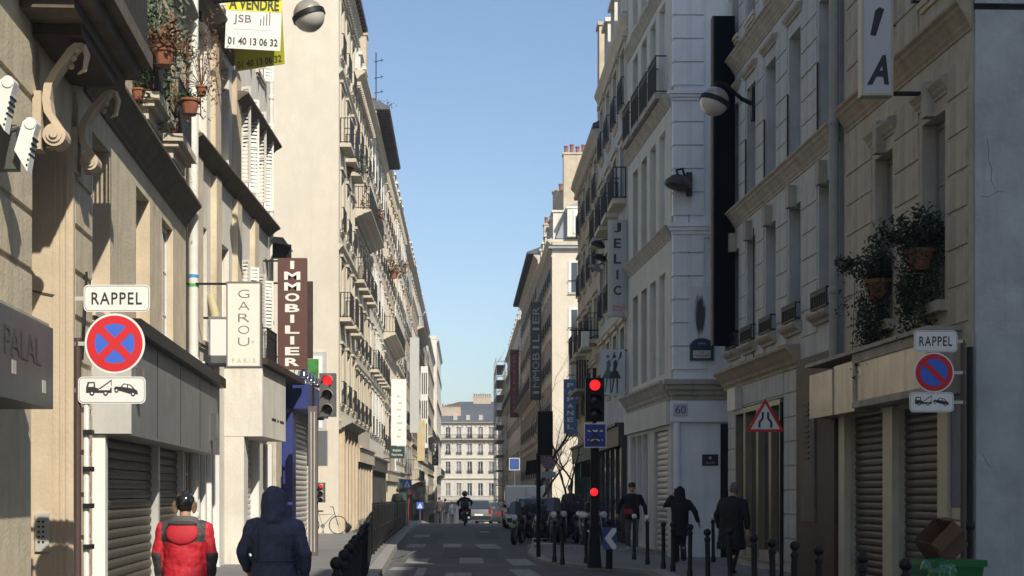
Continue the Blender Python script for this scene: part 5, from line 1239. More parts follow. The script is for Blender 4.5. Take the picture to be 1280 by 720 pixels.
potted('small terracotta pot standing on the nearer left window ledge', Pw(173, 125, 21.2), .1, LEAFG, 60, (.12, .1, .2), .03, .1, 3, holder=False)
potted('orange pot standing on the farther left window ledge', Pw(209, 190, 24.2), .11, LEAFG, 50, (.12, .1, .12), .03, .08, 4, holder=False)
t = potted('tall silvery shrub behind the railing of the upper left window', Pw(190, 118, 22.2), .14, LEAFS, 900, (.42, .3, 1.25), .07, .75, 5, holder=False, long=1.2)
potted('olive-green leafy shrub behind the nearer railing on the left', Pw(180, 128, 21.4), .12, LEAFG, 420, (.3, .3, .8), .05, .55, 6, holder=False, long=1.2)
potted('dry twiggy climber hanging along the white pipe', Pw(252, 120, 25.0), .1, LEAFB, 220, (.35, .3, .9), .035, .35, 8, holder=False, long=1.5)
potted('brown dead plant in the farther window behind its railing', Pw(216, 175, 24.6), .12, LEAFB, 380, (.28, .28, .7), .05, .5, 9, holder=False)
def hanging(label, c, n, seed, pot=True, m=LEAFD):
    r = random.Random(seed); t = thing('hanging_plant', label, 'hanging plant', tuple(c))
    if pot: MB().lathe([(.13, -.1), (.2, .14), (.22, .14), (.22, .2), (.19, .2)], n=16).build('pot', mat('terracotta_dim', (.24, .115, .065), .8, .15, 6), t, smooth=True)
    f = leaf_cloud(n, (.02, 0, .35), (.27, .3, .36), .038, r); f2 = leaf_cloud(int(n * 1.0), (-.1, 0, -.45), (.24, .3, .55), .038, r)
    f3 = leaf_cloud(n // 4, (-.4, 0, .38), (.3, .2, .22), .04, r)
    o = len(f.v); f.v += f2.v; f.f += [tuple(i + o for i in q) for q in f2.f]; o = len(f.v); f.v += f3.v; f.f += [tuple(i + o for i in q) for q in f3.f]
    for k in range(10): x = r.uniform(-.4, .3); f.tube([(0, 0, .2), (x * .6, 0, .4), (x, -.05, r.uniform(-.4, .3)), (x * 1.1, -.05, r.uniform(-1.0, -.5))], .006, 4)
    f.build('foliage', m, t); return t
hanging('dark trailing plant in a terracotta pot below the right window near the end wall', Pw(1152, 330, 20.4) + Vector((-.02, 0, 0)), 2100, 11)
hanging('dark trailing plant on the farther of the two right windows', Pw(1100, 358, 22.4) + Vector((-.02, 0, -.1)), 1700, 12, m=mat('leaf_darkgreen', (.03, .045, .02), .7, .3, 12))
for k, (px, py, D) in enumerate(((458, 288, 66), (432, 222, 58), (600, 10, 0), (468, 152, 78), (492, 348, 88))):
    if D: potted(['terracotta pot with bushy plant far along the left row balconies', 'green balcony plant on the tall gable building', '', 'green plants on the roof terrace railing of the left row', 'small terracotta pot plant on the white left building'][k], Pw(px, py, D), .28, LEAFG if k in (1, 3) else LEAFB, 200, (.7, .6, .5), .12, .25, 20 + k, holder=False)
# bare street tree
def bare_tree(label, x, y, H, seed, m):
    r = random.Random(seed); t = thing('bare_tree', label, 'tree', (x, y, gz(y))); tr = MB(); br = MB(); lf = MB()
    def grow(p, d, L, rad, lev, mb):
        n = 4; pts = [p]; 
        for i in range(n):
            d = (d + Vector((r.gauss(0, .14), r.gauss(0, .14), r.gauss(0, .08) + (.05 if lev else 0)))).normalized(); p = p + d * L / n; pts.append(p)
        rr = [rad * (1 - .45 * i / n) for i in range(n + 1)]; mb.tube(pts, rr, 6 if lev < 2 else 4, cap=False)
        if lev >= 4: return
        for k in range(3 if lev else 5):
            i = n if k == 0 else r.randint(1, n); nd = (d + Vector((r.gauss(0, .6), r.gauss(0, .6), r.gauss(.15, .35)))).normalized()
            grow(pts[i], nd, L * r.uniform(.55, .8), rr[i] * .62, lev + 1, br)
    grow(Vector((0, 0, 0)), Vector((0, 0, 1)), H * .42, .11, 0, tr)
    tr.build('trunk', m, t); br.build('crown', m, t)
BARK = mat('bark', (.06, .045, .035), .9, .2, 8, .4)
bare_tree('bare winter tree behind the traffic light seen from behind', 3.3, 66, 9.0, 3, BARK)
bare_tree('second bare winter tree farther on in front of the sunlit end wall', 4.6, 84, 7.5, 8, BARK)
bare_tree('slim bare tree before the blue banner sign', 4.15, 56, 5.2, 14, BARK)
# ------------------------------------------------------------------ people
SKIN = mat('skin', (.45, .25, .17), .55, .06, 10)
def rem(o, vox, smooth=4, wr=0):
    m = o.modifiers.new('remesh', 'REMESH'); m.mode = 'VOXEL'; m.voxel_size = vox; m.use_smooth_shade = True
    if smooth: s_ = o.modifiers.new('smooth', 'SMOOTH'); s_.iterations = smooth; s_.factor = .5
    if wr:
        if 'wrinkles' not in bpy.data.textures:
            tx = bpy.data.textures.new('wrinkles', 'CLOUDS'); tx.noise_scale = .10; tx.noise_depth = 2
        d = o.modifiers.new('wrinkle', 'DISPLACE'); d.texture = bpy.data.textures['wrinkles']; d.strength = wr; d.mid_level = .5; d.texture_coords = 'LOCAL'
    return o
def hand(q, wrist, d, side, thumb=Vector((0, 1, 0))):
    d = Vector(d).normalized(); w = Vector(wrist); th = (thumb - d * thumb.dot(d)).normalized(); nrm = d.cross(th)
    q.tube([w - d * .02, w + d * .03, w + d * .09], [(.026, .022), (.036, .02), (.034, .016)], 8)
    for i, (o, L) in enumerate(((.03, .075), (.01, .085), (-.01, .08), (-.028, .06))):
        b = w + d * .085 + th * o; c = nrm * side * .02
        q.tube([b, b + d * L * .5 + c * .4, b + d * L * .9 + c * 1.6], [.0095, .0088, .007], 6)
    q.tube([w + d * .03 + th * .03, w + d * .06 + th * .055, w + d * .09 + th * .058], [.012, .011, .008], 6)
def person(label, loc, rz, h=1.75, coat=None, coat_len=.8, trousers=None, shoes=None, head='hair', hair=None, arms=None, legs=None, lean=0, shoulder=.215, belly=1.0, vox=.009, flare=1.0, seated=False):
    k = h / 1.75; t = thing('person', label, 'person', loc, rz)
    S = lambda p: (p[0] * k, p[1] * k, p[2] * k)
    Lz = lambda z: lean * max(0, z - .9)
    V = lambda x, y, z: Vector((x * k, (y + Lz(z)) * k, z * k))
    arms = arms or {-1: ((-.29, .0, 1.13), (-.30, .06, .88)), 1: ((.29, .0, 1.13), (.30, .06, .88))}
    legs = legs or {-1: ((-.10, .03, .50), (-.10, .0, .08)), 1: ((.10, .05, .50), (.11, .1, .08))}
    hz = .92
    b = MB()
    b.tube([V(0, .01, 1.40), V(0, .015, 1.5), V(0, .02, 1.56)], [.06 * k, .055 * k, .055 * k], 10)
    b.tube([V(0, 0, .86), V(0, 0, 1.0), V(0, -.01, 1.2), V(0, -.01, 1.36), V(0, 0, 1.44)], [(.15 * k, .11 * k), (.15 * k, .1 * k), (.155 * k, .105 * k), (.17 * k, .1 * k), (.08 * k, .07 * k)], 14)
    # head: skull, jaw, nose, ears
    hc = V(0, .035, 1.64)
    b.lathe([(max(.001, .078 * k * math.sin(math.pi * i / 9)), -.115 * k * math.cos(math.pi * i / 9)) for i in range(10)], tuple(hc), 14)
    b.tube([hc + Vector((0, .03, -.02)) * k, hc + Vector((0, .055, -.07)) * k, hc + Vector((0, .05, -.1)) * k], [(.06 * k, .05 * k), (.045 * k, .035 * k), (.03 * k, .025 * k)], 10)
    b.tube([hc + Vector((0, .08, .0)) * k, hc + Vector((0, .105, -.035)) * k, hc + Vector((0, .085, -.045)) * k], [.009 * k, .015 * k, .01 * k], 6)
    for s_ in (-1, 1): b.lathe([(.001, -.01), (.025 * k, -.008), (.025 * k, .008), (.001, .01)], tuple(hc + Vector((s_ * .082, -.005, -.01)) * k), 8, 'x')
    sl = MB(); tr = MB(); sh = MB()
    for s_ in (-1, 1):
        e, w = arms[s_]; shd = V(s_ * shoulder * .85, 0, 1.40); e = Vector(S(e)) ; w = Vector(S(w))
        if lean: e.y += Lz(e.z / k) * k; w.y += Lz(w.z / k) * k
        b.tube([shd, (shd + e) / 2, e, (e + w) / 2, w], [.045 * k, .042 * k, .036 * k, .033 * k, .024 * k], 8)
        hand(b, w, (w - e), -s_)
        ww = w - (w - e).normalized() * .01
        sl.tube([V(s_ * shoulder * .55, 0, 1.43), shd + Vector((s_ * .02, 0, -.01)), (shd + e) / 2, e, (e + ww) / 2, ww], [.06 * k, .078 * k, .072 * k, .066 * k, .058 * k, .05 * k], 10)
        kn, an = legs[s_]; hip = V(s_ * .095, 0, .92); kn = Vector(S(kn)); an = Vector(S(an))
        b.tube([hip, (hip + kn) / 2, kn, (kn + an) / 2 + Vector((0, -.01, .03)), an], [.08 * k, .07 * k, .05 * k, .05 * k, .035 * k], 8)
        tr.tube([V(s_ * .085, 0, 1.0), hip, (hip + kn) / 2, kn, (kn + an) / 2, an, an + (an - kn).normalized() * .05], [(.1 * k, .12 * k), .102 * k, .088 * k, .074 * k, .07 * k, .068 * k, .066 * k], 10)
        d = Vector((s_ * .03, 1, 0)).normalized() * k
        f = an + Vector((0, 0, -.045 * k)); q = (an - kn).normalized()
        sh.tube([f - d * .06, f + d * .03 + Vector((0, 0, .012)), f + d * .12 - Vector((0, 0, .008)), f + d * .19 - Vector((0, 0, .015))], [(.035 * k, .04 * k), (.04 * k, .05 * k), (.045 * k, .03 * k), (.03 * k, .02 * k)], 8)
    body = rem(b.build('body', SKIN, t), vox * .85, 2)
    rem(tr.build('trousers', trousers, t), .018, 4, .02); rem(sh.build('shoe', shoes or BLACKP, t), .012, 2)
    zb = coat_len
    B = belly
    pts = [V(0, 0, zb), V(0, 0, zb + .08), V(0, -.005, 1.02), V(0, -.01, 1.18), V(0, -.015, 1.32), V(0, -.01, 1.42), V(0, .0, 1.49)]
    rr = [(.21 * B * flare, .165 * B * flare), (.208 * B * flare, .165 * B * flare), (.19 * B, .15 * B), (.195 * B, .15 * B), (.215 * B, .145 * B), (.17, .115), (.085, .085)]
    c = MB(); c.tube(pts, [(x * k, y * k) for x, y in rr], 20); o = len(c.v); c.v += sl.v; c.f += [tuple(i + o for i in f) for f in sl.f]
    if head == 'hood':
        c.tube([V(0, -.03, 1.42), V(0, -.02, 1.52), V(0, -.01, 1.62), V(0, -.0, 1.7), V(0, .01, 1.765)], [(.13 * k, .12 * k), (.125 * k, .125 * k), (.128 * k, .13 * k), (.115 * k, .12 * k), (.06 * k, .07 * k)], 16)
    cm = rem(c.build('coat', coat, t), vox * 1.4, 5, .032)
    hm = hair or mat('hair_dark', (.02, .016, .014), .5, .2, 40)
    if head in ('hair', 'grey'):
        q = MB(); q.lathe([(max(.001, .09 * k * math.sin(R(a))), -.128 * k * math.cos(R(a))) for a in range(55, 181, 12)], tuple(hc + Vector((0, -.014, .006)) * k), 16)
        q.tube([hc + Vector((0, -.05, .02)) * k, hc + Vector((0, -.05, -.07)) * k], [(.08 * k, .05 * k), (.065 * k, .035 * k)], 12)
        rem(q.build('hair', hm, t), .01, 2, .012)
    if head == 'hat':
        q = MB().lathe([(.095 * k, -.0), (.1 * k, .02), (.098 * k, .07), (.07 * k, .115), (.001, .13)], tuple(hc + Vector((0, -.005, .015)) * k), 18); q.build('woollen_hat', hm, t, smooth=True)
    for s_ in (-1, 1): MB().sphere(tuple(hc + Vector((s_ * .03, .072, .008)) * k), .009 * k, 8, 6).build('eye', BLACKP, t)
    return t, k, hc
REDC = mat('cloth_red', (.43, .014, .024), .65, .08, 6, .2); GREYC = mat('cloth_charcoal', (.045, .04, .04), .7, .1, 8, .2)
NAVY = mat('cloth_navy', (.055, .068, .12), .6, .12, 5, .35); BLACKC = mat('cloth_black', (.012, .012, .014), .8, .15, 6, .2); DENIM = mat('cloth_dark_trousers', (.03, .032, .04), .8, .1, 8); GREYT = mat('cloth_grey', (.10, .10, .105), .8, .1, 8)
def jacket_mat():
    m = mat('cloth_red_panelled', (.56, .02, .035), .65, 0, 6, .2); nt = m.node_tree; N = nt.nodes; Lk = nt.links; b = N['Principled BSDF']
    tc = N.new('ShaderNodeTexCoord'); sp = N.new('ShaderNodeSeparateXYZ'); Lk.new(tc.outputs['Object'], sp.inputs[0])
    def M(op, a, b_=None):
        n = N.new('ShaderNodeMath'); n.operation = op
        for i, v in enumerate((a, b_)):
            if v is None: continue
            if isinstance(v, (int, float)): n.inputs[i].default_value = v
            else: Lk.new(v, n.inputs[i])
        return n.outputs[0]
    ax = M('ABSOLUTE', sp.outputs[0]); z = sp.outputs[2]
    edge = M('SUBTRACT', M('MULTIPLY', z, 0.35), 0.36)      # inner edge of the yoke slants outwards
    yoke = M('MULTIPLY', M('GREATER_THAN', ax, edge), M('GREATER_THAN', z, 1.25))
    yoke = M('MULTIPLY', yoke, M('LESS_THAN', ax, .225)); yoke = M('MULTIPLY', yoke, M('LESS_THAN', z, 1.5))
    sl = M('MULTIPLY', M('GREATER_THAN', ax, .228), M('LESS_THAN', z, 1.14))
    f = M('MAXIMUM', yoke, sl); x = N.new('ShaderNodeMix'); x.data_type = 'RGBA'; Lk.new(f, x.inputs[0])
    x.inputs[6].default_value = (.43, .014, .024, 1); x.inputs[7].default_value = (.045, .04, .04, 1); Lk.new(x.outputs[2], b.inputs['Base Color']); return m
# red jacket with charcoal yoke, lower sleeves and raised collar
D = 13.0
t, k, hc = person('person from behind in bright red jacket with charcoal shoulder patches and fur ear flaps', ((231 - 580) * D / 1800, D, .145), 0, 1.75, jacket_mat(), .80, DENIM, shoulder=.235, belly=1.12, vox=.008,
                  arms={-1: ((-.275, -.02, 1.12), (-.255, .05, .87)), 1: ((.275, -.02, 1.12), (.255, .05, .87))})
q = MB().tube([(0, -.015, 1.38), (0, -.02, 1.43), (0, -.015, 1.475), (0, -.01, 1.50)], [(.2, .135), (.175, .125), (.15, .115), (.125, .10)], 20); rem(q.build('collar', mat('cloth_grey_collar', (.09, .09, .085), .8, .1), t), .012, 3)
for s_ in (-1, 1):
    MB().lathe([(.001, -.02), (.045, -.018), (.05, 0), (.045, .018), (.001, .02)], (0, 0, 0), 14, 'y').build('ear_flap', mat('fur_tan', (.24, .15, .08), .9, .3, 30, .5), t, smooth=True, loc=(s_ * .098, .0, 1.60), rot=(0, R(s_ * 8), 0)).scale = (.5, 1.4, 1.3)
q = MB().sphere((0, 0, 0), 1, 18, 12); o_ = q.build('folded_hood', REDC, t, smooth=True, loc=(0, -.145, 1.345), rot=(R(-14), 0, 0)); o_.scale = (.165, .042, .125)
q = MB().sphere((0, 0, 0), 1, 16, 8); o_ = q.build('hood_opening', GREYC, t, smooth=True, loc=(0, -.12, 1.435)); o_.scale = (.15, .055, .03)
q = MB().lathe([(.09, 0), (.1, .03), (.095, .08), (.06, .12), (.001, .13)], (0, .015, 1.62), 16); q.build('glossy_cap', mat('gloss_black', (.012, .012, .013), .12, 0, spec=.8), t, smooth=True)
t.scale = (.885,) * 3
D = 12.6
t, k, hc = person('person from behind in dark navy hooded parka with the hood up', ((343 - 580) * D / 1800, D, .145), R(-4), 1.75, NAVY, .75, DENIM, head='hood', shoulder=.235, belly=1.15, vox=.008,
                  arms={-1: ((-.31, -.03, 1.12), (-.27, .1, .95)), 1: ((.30, -.02, 1.12), (.28, .08, .87))})
for yy, zz in ((0, 1.06),): MB().tube([(.222 * math.cos(R(a)) * 1.03, .178 * math.sin(R(a)) * 1.03 - .005, zz) for a in range(0, 361, 15)], .008, 5).build('waist_seam', NAVY, t)
for x_ in (-.12, .12): MB().tube([(x_, -.165, 1.38), (x_ * 1.1, -.178, 1.2), (x_ * 1.15, -.172, 1.06)], .005, 5).build('seam', NAVY, t)
t.scale = (.905,) * 3
# walkers on the right
D = 38.5
t, k, hc = person('person in black coat and cap walking towards the camera with a red bag', ((790 - 580) * D / 1800, D, .15), R(172), 1.78, BLACKC, .80, GREYT, head='hat', vox=.012, shoes=STEEL_L,
                  arms={-1: ((-.33, -.05, 1.15), (-.37, .05, .92)), 1: ((.33, -.05, 1.15), (.37, .05, .93))}, legs={-1: ((-.10, .12, .50), (-.10, .12, .09)), 1: ((.10, .0, .48), (.1, -.22, .1))})
q = MB().box(-.02, .2, .17, .24, .95, 1.1); rem(q.build('red_bag', mat('bag_red', (.30, .02, .02), .6, .1), t), .015, 6); MB().tube([(-.15, .2, 1.1), (-.16, .12, 1.3), (-.1, .05, 1.47)], .012, 6).tube([(.12, .2, 1.1), (.16, .12, 1.3), (.1, .05, 1.47)], .008, 6).build('bag_strap', mat('strap_darkred', (.08, .008, .01), .6, 0), t)
D = 33.2
t, k, hc = person('person in black hooded coat walking away with left hand raised to the ear', ((850 - 580) * D / 1800, D, .07), R(-3), 1.74, BLACKC, .62, BLACKC, head='hood', vox=.012, belly=1.05, flare=.95,
                  arms={-1: ((-.37, -.02, 1.30), (-.17, .03, 1.56)), 1: ((.34, -.05, 1.18), (.43, .02, .93))}, legs={-1: ((-.08, .06, .50), (-.07, .05, .08)), 1: ((.07, .0, .49), (.07, -.14, .12))})
MB().box(-.135, -.11, .0, .03, 1.58, 1.72).build('phone', BLACKP, t)
D = 27.2
t, k, hc = person('grey-haired person in long black coat bending slightly forward by the shop windows', ((914 - 580) * D / 1800, D, .12), R(-35), 1.75, BLACKC, .50, BLACKC, head='grey', hair=mat('hair_grey', (.16, .155, .15), .7, .25, 40), vox=.011, lean=.16, belly=1.2, flare=1.12, shoulder=.24,
                  arms={-1: ((-.31, .0, 1.13), (-.30, .12, .88)), 1: ((.31, -.04, 1.13), (.33, .0, .86))}, legs={-1: ((-.10, .16, .50), (-.10, .2, .09)), 1: ((.10, .0, .48), (.12, -.25, .14))})
D = 47
person('dim standing person in dark clothes among the parked motorbikes', ((713 - 580) * D / 1800, D, .15), R(160), 1.78, GREYC, .8, DENIM, head='hair', vox=.016)
for (px, D, lab, m) in ((497, 74, 'dark dressed person standing on the left pavement past the guard rails', BLACKC), (549, 92, 'leftmost tiny person beyond the crest of the road', GREYC), (557, 96, 'second tiny person beyond the crest of the road', BLACKC), (565, 104, 'third tiny person beyond the crest, nearest the motorcyclist', NAVY)):
    person(lab, ((px - 580) * D / 1800, D, gz(D) + (.15 if D < 80 else 0)), R(rnd.uniform(-60, 60)), 1.74, m, .8, DENIM, head='hair', vox=.022)

# ------------------------------------------------------------------ motorbikes
def motorbike(label, loc, rz, paint, scoot=False, screen=True, group='parked motorbikes', case=True):
    scr = mat('screen_smoked', (.07, .075, .08), .15, 0, spec=.8)
    t = thing('motorbike', label, 'motorbike', loc, rz, group)
    for y in (-.68, .68):
        key = ('mcwheel', scoot); r = .26 if scoot else .31
        if key not in CACHE:
            q = MB(); n = 24; q.lathe([(r - .09, -.05), (r - .02, -.06), (r, -.03), (r, .03), (r - .02, .06), (r - .09, .05)], n=n, axis='x', cap=False)
            w = MB().lathe([(r - .09, -.035), (r - .11, -.035), (r - .11, .035), (r - .09, .035)], n=n, axis='x', cap=False).lathe([(.05, -.06), (.05, .06)], n=10, axis='x')
            for k in range(5): a = R(72 * k); w.tube([(0, 0, 0), (0, (r - .1) * math.cos(a), (r - .1) * math.sin(a))], .016, 4)
            CACHE[key] = (q.mesh('tyre', RUBBER, True), w.mesh('rim', STEEL_G, True))
        w_ = inst('wheel', None, t, (0, y, r)); inst('tyre', CACHE[key][0], w_); inst('rim', CACHE[key][1], w_)
    q = MB(); q.tube([(-.07, .68, .3), (-.08, .5, .75), (-.07, .42, .98)], .026, 6).tube([(.07, .68, .3), (.08, .5, .75), (.07, .42, .98)], .026, 6); q.build('fork', STEEL_G, t)
    MB().tube([(-.36, .28, 1.02), (-.2, .4, 1.03), (0, .43, .99), (.2, .4, 1.03), (.36, .28, 1.02)], .016, 6).build('handlebar', BLACKP, t)
    for s_ in (-1, 1): MB().tube([(s_ * .25, .37, 1.03), (s_ * .32, .4, 1.2)], .008, 4).lathe([(.001, -.01), (.06, -.008), (.06, .008), (.001, .01)], (s_ * .34, .4, 1.24), 10, 'y').build('mirror', BLACKP, t)
    b = MB()
    if scoot:
        b.tube([(0, .45, .3), (0, .5, .55), (0, .42, .95)], [(.2, .05), (.22, .07), (.14, .09)], 12).tube([(0, .4, .32), (0, 0, .27), (0, -.3, .4)], [(.17, .06), (.18, .06), (.16, .1)], 10).tube([(0, -.1, .55), (0, -.4, .6), (0, -.85, .66)], [(.14, .12), (.17, .16), (.08, .08)], 12)
    else:
        b.tube([(0, .5, .55), (0, .2, .5), (0, -.2, .5), (0, -.5, .6), (0, -.85, .78)], [(.1, .14), (.15, .2), (.15, .18), (.13, .12), (.07, .06)], 12)
    rem(b.build('body_frame', paint if scoot else BLACKP, t), .02, 3)
    if not scoot: rem(MB().tube([(0, .42, .84), (0, .22, .9), (0, -.08, .8)], [(.1, .08), (.16, .12), (.1, .07)], 12).build('fuel_tank', paint, t), .018, 3)
    rem(MB().tube([(0, -.0, .82), (0, -.3, .8), (0, -.7, .88)], [(.1, .04), (.15, .05), (.11, .04)], 10).build('seat', BLACKP, t), .016, 3)
    MB().lathe([(.001, .02), (.09, .0), (.1, -.05), (.05, -.1)], (0, .58, .88), 14, 'y').build('headlight', mat('headlight_glass', (.6, .6, .6), .08, 0, spec=1), t, smooth=True)
    MB().box(-.1, .1, -.93, -.9, .68, .76).build('tail_light', mat('tail_red', (.3, .01, .01), .3, 0), t)
    MB().prism([(.45, .6), (.66, .63), (.86, .55), (.84, .6), (.66, .67), (.45, .64)], 'x', -.07, .07).build('mudguard', paint, t)
    MB().tube([(.15, .1, .3), (.18, -.4, .3), (.2, -.85, .42)], [.03, .045, .055], 8).build('exhaust', CHROME, t, smooth=True)
    MB().tube([(-.1, -.05, .3), (-.28, -.05, .0)], .013, 5).build('side_stand', STEEL_G, t)
    if screen:
        q = MB(); q.add([(-.22, .48, .98), (0, .58, .98), (.22, .48, .98), (.17, .36, 1.36), (0, .44, 1.4), (-.17, .36, 1.36)], [(0, 1, 4, 5), (1, 2, 3, 4)]); q.build('windscreen', scr, t)
    if case: rem(MB().box(-.2, .2, -1.05, -.72, .92, 1.22).build('top_case', BLACKP, t), .02, 6)
    return t
PB = mat('paint_bike_black', (.02, .02, .024), .25, 0, spec=.7); PS = mat('paint_silver', (.30, .31, .32), .3, .05, metal=.5); PBL = mat('paint_dark_blue', (.02, .03, .09), .3, 0); PY = mat('paint_olive_yellow', (.25, .25, .05), .4, .1)
motorbike('motorbike with olive details, front wheel nearest the road edge', (1.75, 47.0, .0), R(168), PY, False, True)
motorbike('black scooter with tall windscreen beside the olive motorbike', (2.45, 45.6, .0), R(165), PB, True, False)
motorbike('silver scooter in the middle of the parked group', (3.1, 46.8, .0), R(172), PS, True, True)
motorbike('dark blue motorbike with bright headlight in the parked group', (3.05, 44.3, .15), R(178), PBL, False, False)
motorbike('black motorbike nearest the shop wall in the parked group', (3.9, 44.9, .15), R(186), PB, False, False)
motorbike('black scooter at the back of the parked group by the wall', (3.55, 48.8, .15), R(176), PB, True, False)
motorbike('black motorbike behind the olive one along the kerb', (2.2, 49.6, .0), R(160), PB, False, True)
motorbike('dark scooter nearest the hoop barrier, tall screen', (2.75, 43.2, .15), R(170), PB, True, True)
motorbike('grey and black motorbike right of the hoop barrier', (3.45, 42.9, .15), R(184), PS, False, False)
motorbike('black motorbike closest to the tall traffic light in the group', (4.05, 43.2, .15), R(190), PB, False, False)
motorbike('dark blue scooter in front of the parked blue car', (2.9, 51.6, .0), R(172), PBL, True, False)
motorbike('black motorbike by the kerb in front of the parked blue car', (2.2, 52.3, .0), R(165), PB, False, True)
# rider on the crest of the road
D = 73
mt = motorbike('black motorbike ridden away over the crest of the road', ((581 - 580) * D / 1800, D, 0), 0, PB, True, False, group='', case=True)
rt, k, hc = person('motorcyclist in black with helmet riding away over the crest', ((581 - 580) * D / 1800, D - .1, -.02), 0, 1.72, BLACKC, .86, BLACKC, head='none', vox=.018, lean=.1,
                   arms={-1: ((-.36, .18, 1.22), (-.34, .42, 1.08)), 1: ((.36, .18, 1.22), (.34, .42, 1.08))}, legs={-1: ((-.26, .35, .80), (-.24, .2, .36)), 1: ((.26, .35, .80), (.24, .2, .36))})
MB().sphere((0, .1, 1.64), .15, 14, 10).build('helmet', mat('gloss_black', (.012, .012, .013)), rt, smooth=True)
# ------------------------------------------------------------------ car and van
def vehicle(label, loc, rz, paint, van=False, cat='car', name='parked_car'):
    t = thing(name, label, cat, loc, rz)
    L, W = (4.7, .95) if van else (4.0, .84); H = 2.0 if van else 1.46; belt = 1.12 if van else .92
    # side outline stations (y, top z, half width)
    if van: low = [(-L / 2, .45, .9), (-L / 2 + .1, 1.1, .95), (.8, 1.12, .95), (1.5, 1.1, .94), (L / 2 - .15, .95, .86), (L / 2, .5, .78)]; gh = [(-L / 2 + .04, 1.1, 1.95), (-L / 2 + .3, 1.1, 2.0), (.6, 1.12, 2.0), (1.0, 1.12, 1.9), (1.75, 1.08, 1.12)]
    else: low = [(-L / 2, .5, .7), (-L / 2 + .1, .9, .8), (-.9, .95, .84), (.7, .93, .84), (L / 2 - .5, .82, .8), (L / 2 - .08, .68, .72), (L / 2, .45, .66)]; gh = [(-L / 2 + .15, .92, .96), (-L / 2 + .75, .93, 1.4), (-.4, .94, 1.46), (.25, .93, 1.4), (.95, .92, .93)]
    q = MB(); V = []; n = 8
    for y, zt, hw in low: V += [(-hw * .92, y, .22), (-hw, y, .45), (-hw, y, zt - .12), (-hw * .9, y, zt), (hw * .9, y, zt), (hw, y, zt - .12), (hw, y, .45), (hw * .92, y, .22)]
    F_ = [tuple(range(7, -1, -1)), tuple(range(len(V) - 8, len(V)))]
    for i in range(len(low) - 1):
        for j in range(8): F_.append((i * 8 + j, i * 8 + (j + 1) % 8, (i + 1) * 8 + (j + 1) % 8, (i + 1) * 8 + j))
    q.add(V, F_); body = q.build('body', paint, t, smooth=True); bm_ = body.modifiers.new('bevel', 'BEVEL'); bm_.width = .04; bm_.segments = 2
    g = MB(); V = []; m_ = len(gh)
    for y, zb_, zt in gh:
        hb = W * .93; ht = W * (.93 if van else .70) if zt > zb_ + .1 else W * .9; V += [(-hb, y, zb_ - .05), (-ht, y, zt), (ht, y, zt), (hb, y, zb_ - .05)]
    F_ = [(3, 2, 1, 0), tuple(range(4 * m_ - 4, 4 * m_))]
    for i in range(m_ - 1):
        for j in range(4): F_.append((i * 4 + j, i * 4 + (j + 1) % 4, (i + 1) * 4 + (j + 1) % 4, (i + 1) * 4 + j))
    g.add(V, F_); g.build('cabin', paint if van else GLASS, t, smooth=False)
    if van:
        g = MB(); g.add([(-.84, 1.06, 1.87), (.84, 1.06, 1.87), (.86, 1.72, 1.16), (-.86, 1.72, 1.16)], [(0, 1, 2, 3)]); g.build('windscreen', GLASS, t)
        MB().box(-.006, .006, -2.36, -2.345, .5, 1.9).build('door_gap', BLACKP, t)
        for s_ in (-1, 1): MB().box(-.005, .005, .2, 1.1, 1.2, 1.75).build('side_window', GLASS, t, loc=(s_ * .895, 0, 0))
    else:
        g = MB(); V = []
        for y, zb_, zt in gh[1:4]: ht = W * .70; V += [(-ht - .01, y, zt - .02), (-ht + .03, y, zt + .015), (ht - .03, y, zt + .015), (ht + .01, y, zt - .02)]
        g.add(V, [(i * 4 + j, i * 4 + (j + 1) % 4, (i + 1) * 4 + (j + 1) % 4, (i + 1) * 4 + j) for i in range(2) for j in range(4)] + [(3, 2, 1, 0), (8, 9, 10, 11)]); g.build('roof', paint, t, smooth=True)
        for s_ in (-1, 1):
            for (ya, za, yb, zb2) in ((.95, .9, .25, 1.4), (-.3, .9, -.3, 1.45), (-L / 2 + .2, .9, -L / 2 + .75, 1.4)): MB().tube([(s_ * W * .93, ya, za), (s_ * W * .71, yb, zb2)], .03, 5).build('pillar', paint, t)
    for y in (-L * .32, L * .32):
        for s_ in (-1, 1):
            w_ = inst('wheel', None, t, (s_ * (W - .08), y, .31)); MB().lathe([(.2, -.09), (.29, -.1), (.31, -.06), (.31, .06), (.29, .1), (.2, .09)], n=20, axis='x', cap=False).build('tyre', RUBBER, w_, smooth=True); MB().lathe([(.001, -.06), (.2, -.08), (.2, .08), (.001, .06)], n=16, axis='x').build('rim', STEEL_G, w_)
    for s_ in (-1, 1):
        MB().box(-.17, .17, -.03, .02, -.08, .08).build('headlight', MATS['headlight_glass'], t, loc=(s_ * (W - .28), L / 2 - (.14 if van else .06), .72 if van else .64), rot=(R(-15), 0, 0)); MB().box(-.08, .08, -.02, .02, -.14, .14).build('tail_light', MATS['tail_red'], t, loc=(s_ * (W - .16), -L / 2 - (.01 if van else -.03), .85 if van else .76))
        MB().lathe([(.001, -.05), (.09, -.03), (.09, .03), (.001, .05)], (s_ * (W + .1), .85 if not van else 1.2, belt + .03), 10, 'y').build('mirror', paint, t)
    MB().box(-W * .9, W * .9, L / 2 - .08, L / 2 + .04, .28, .45).build('bumper', BLACKP, t); MB().box(-W * .9, W * .9, -L / 2 - .04, -L / 2 + .08, .3, .5).build('bumper', BLACKP, t)
    MB().box(-.26, .26, L / 2 + .04, L / 2 + .05, .3, .41).build('number_plate', SW, t); MB().box(-.26, .26, -L / 2 - .05, -L / 2 - .04, .52, .63).build('number_plate', SW, t)
    return t
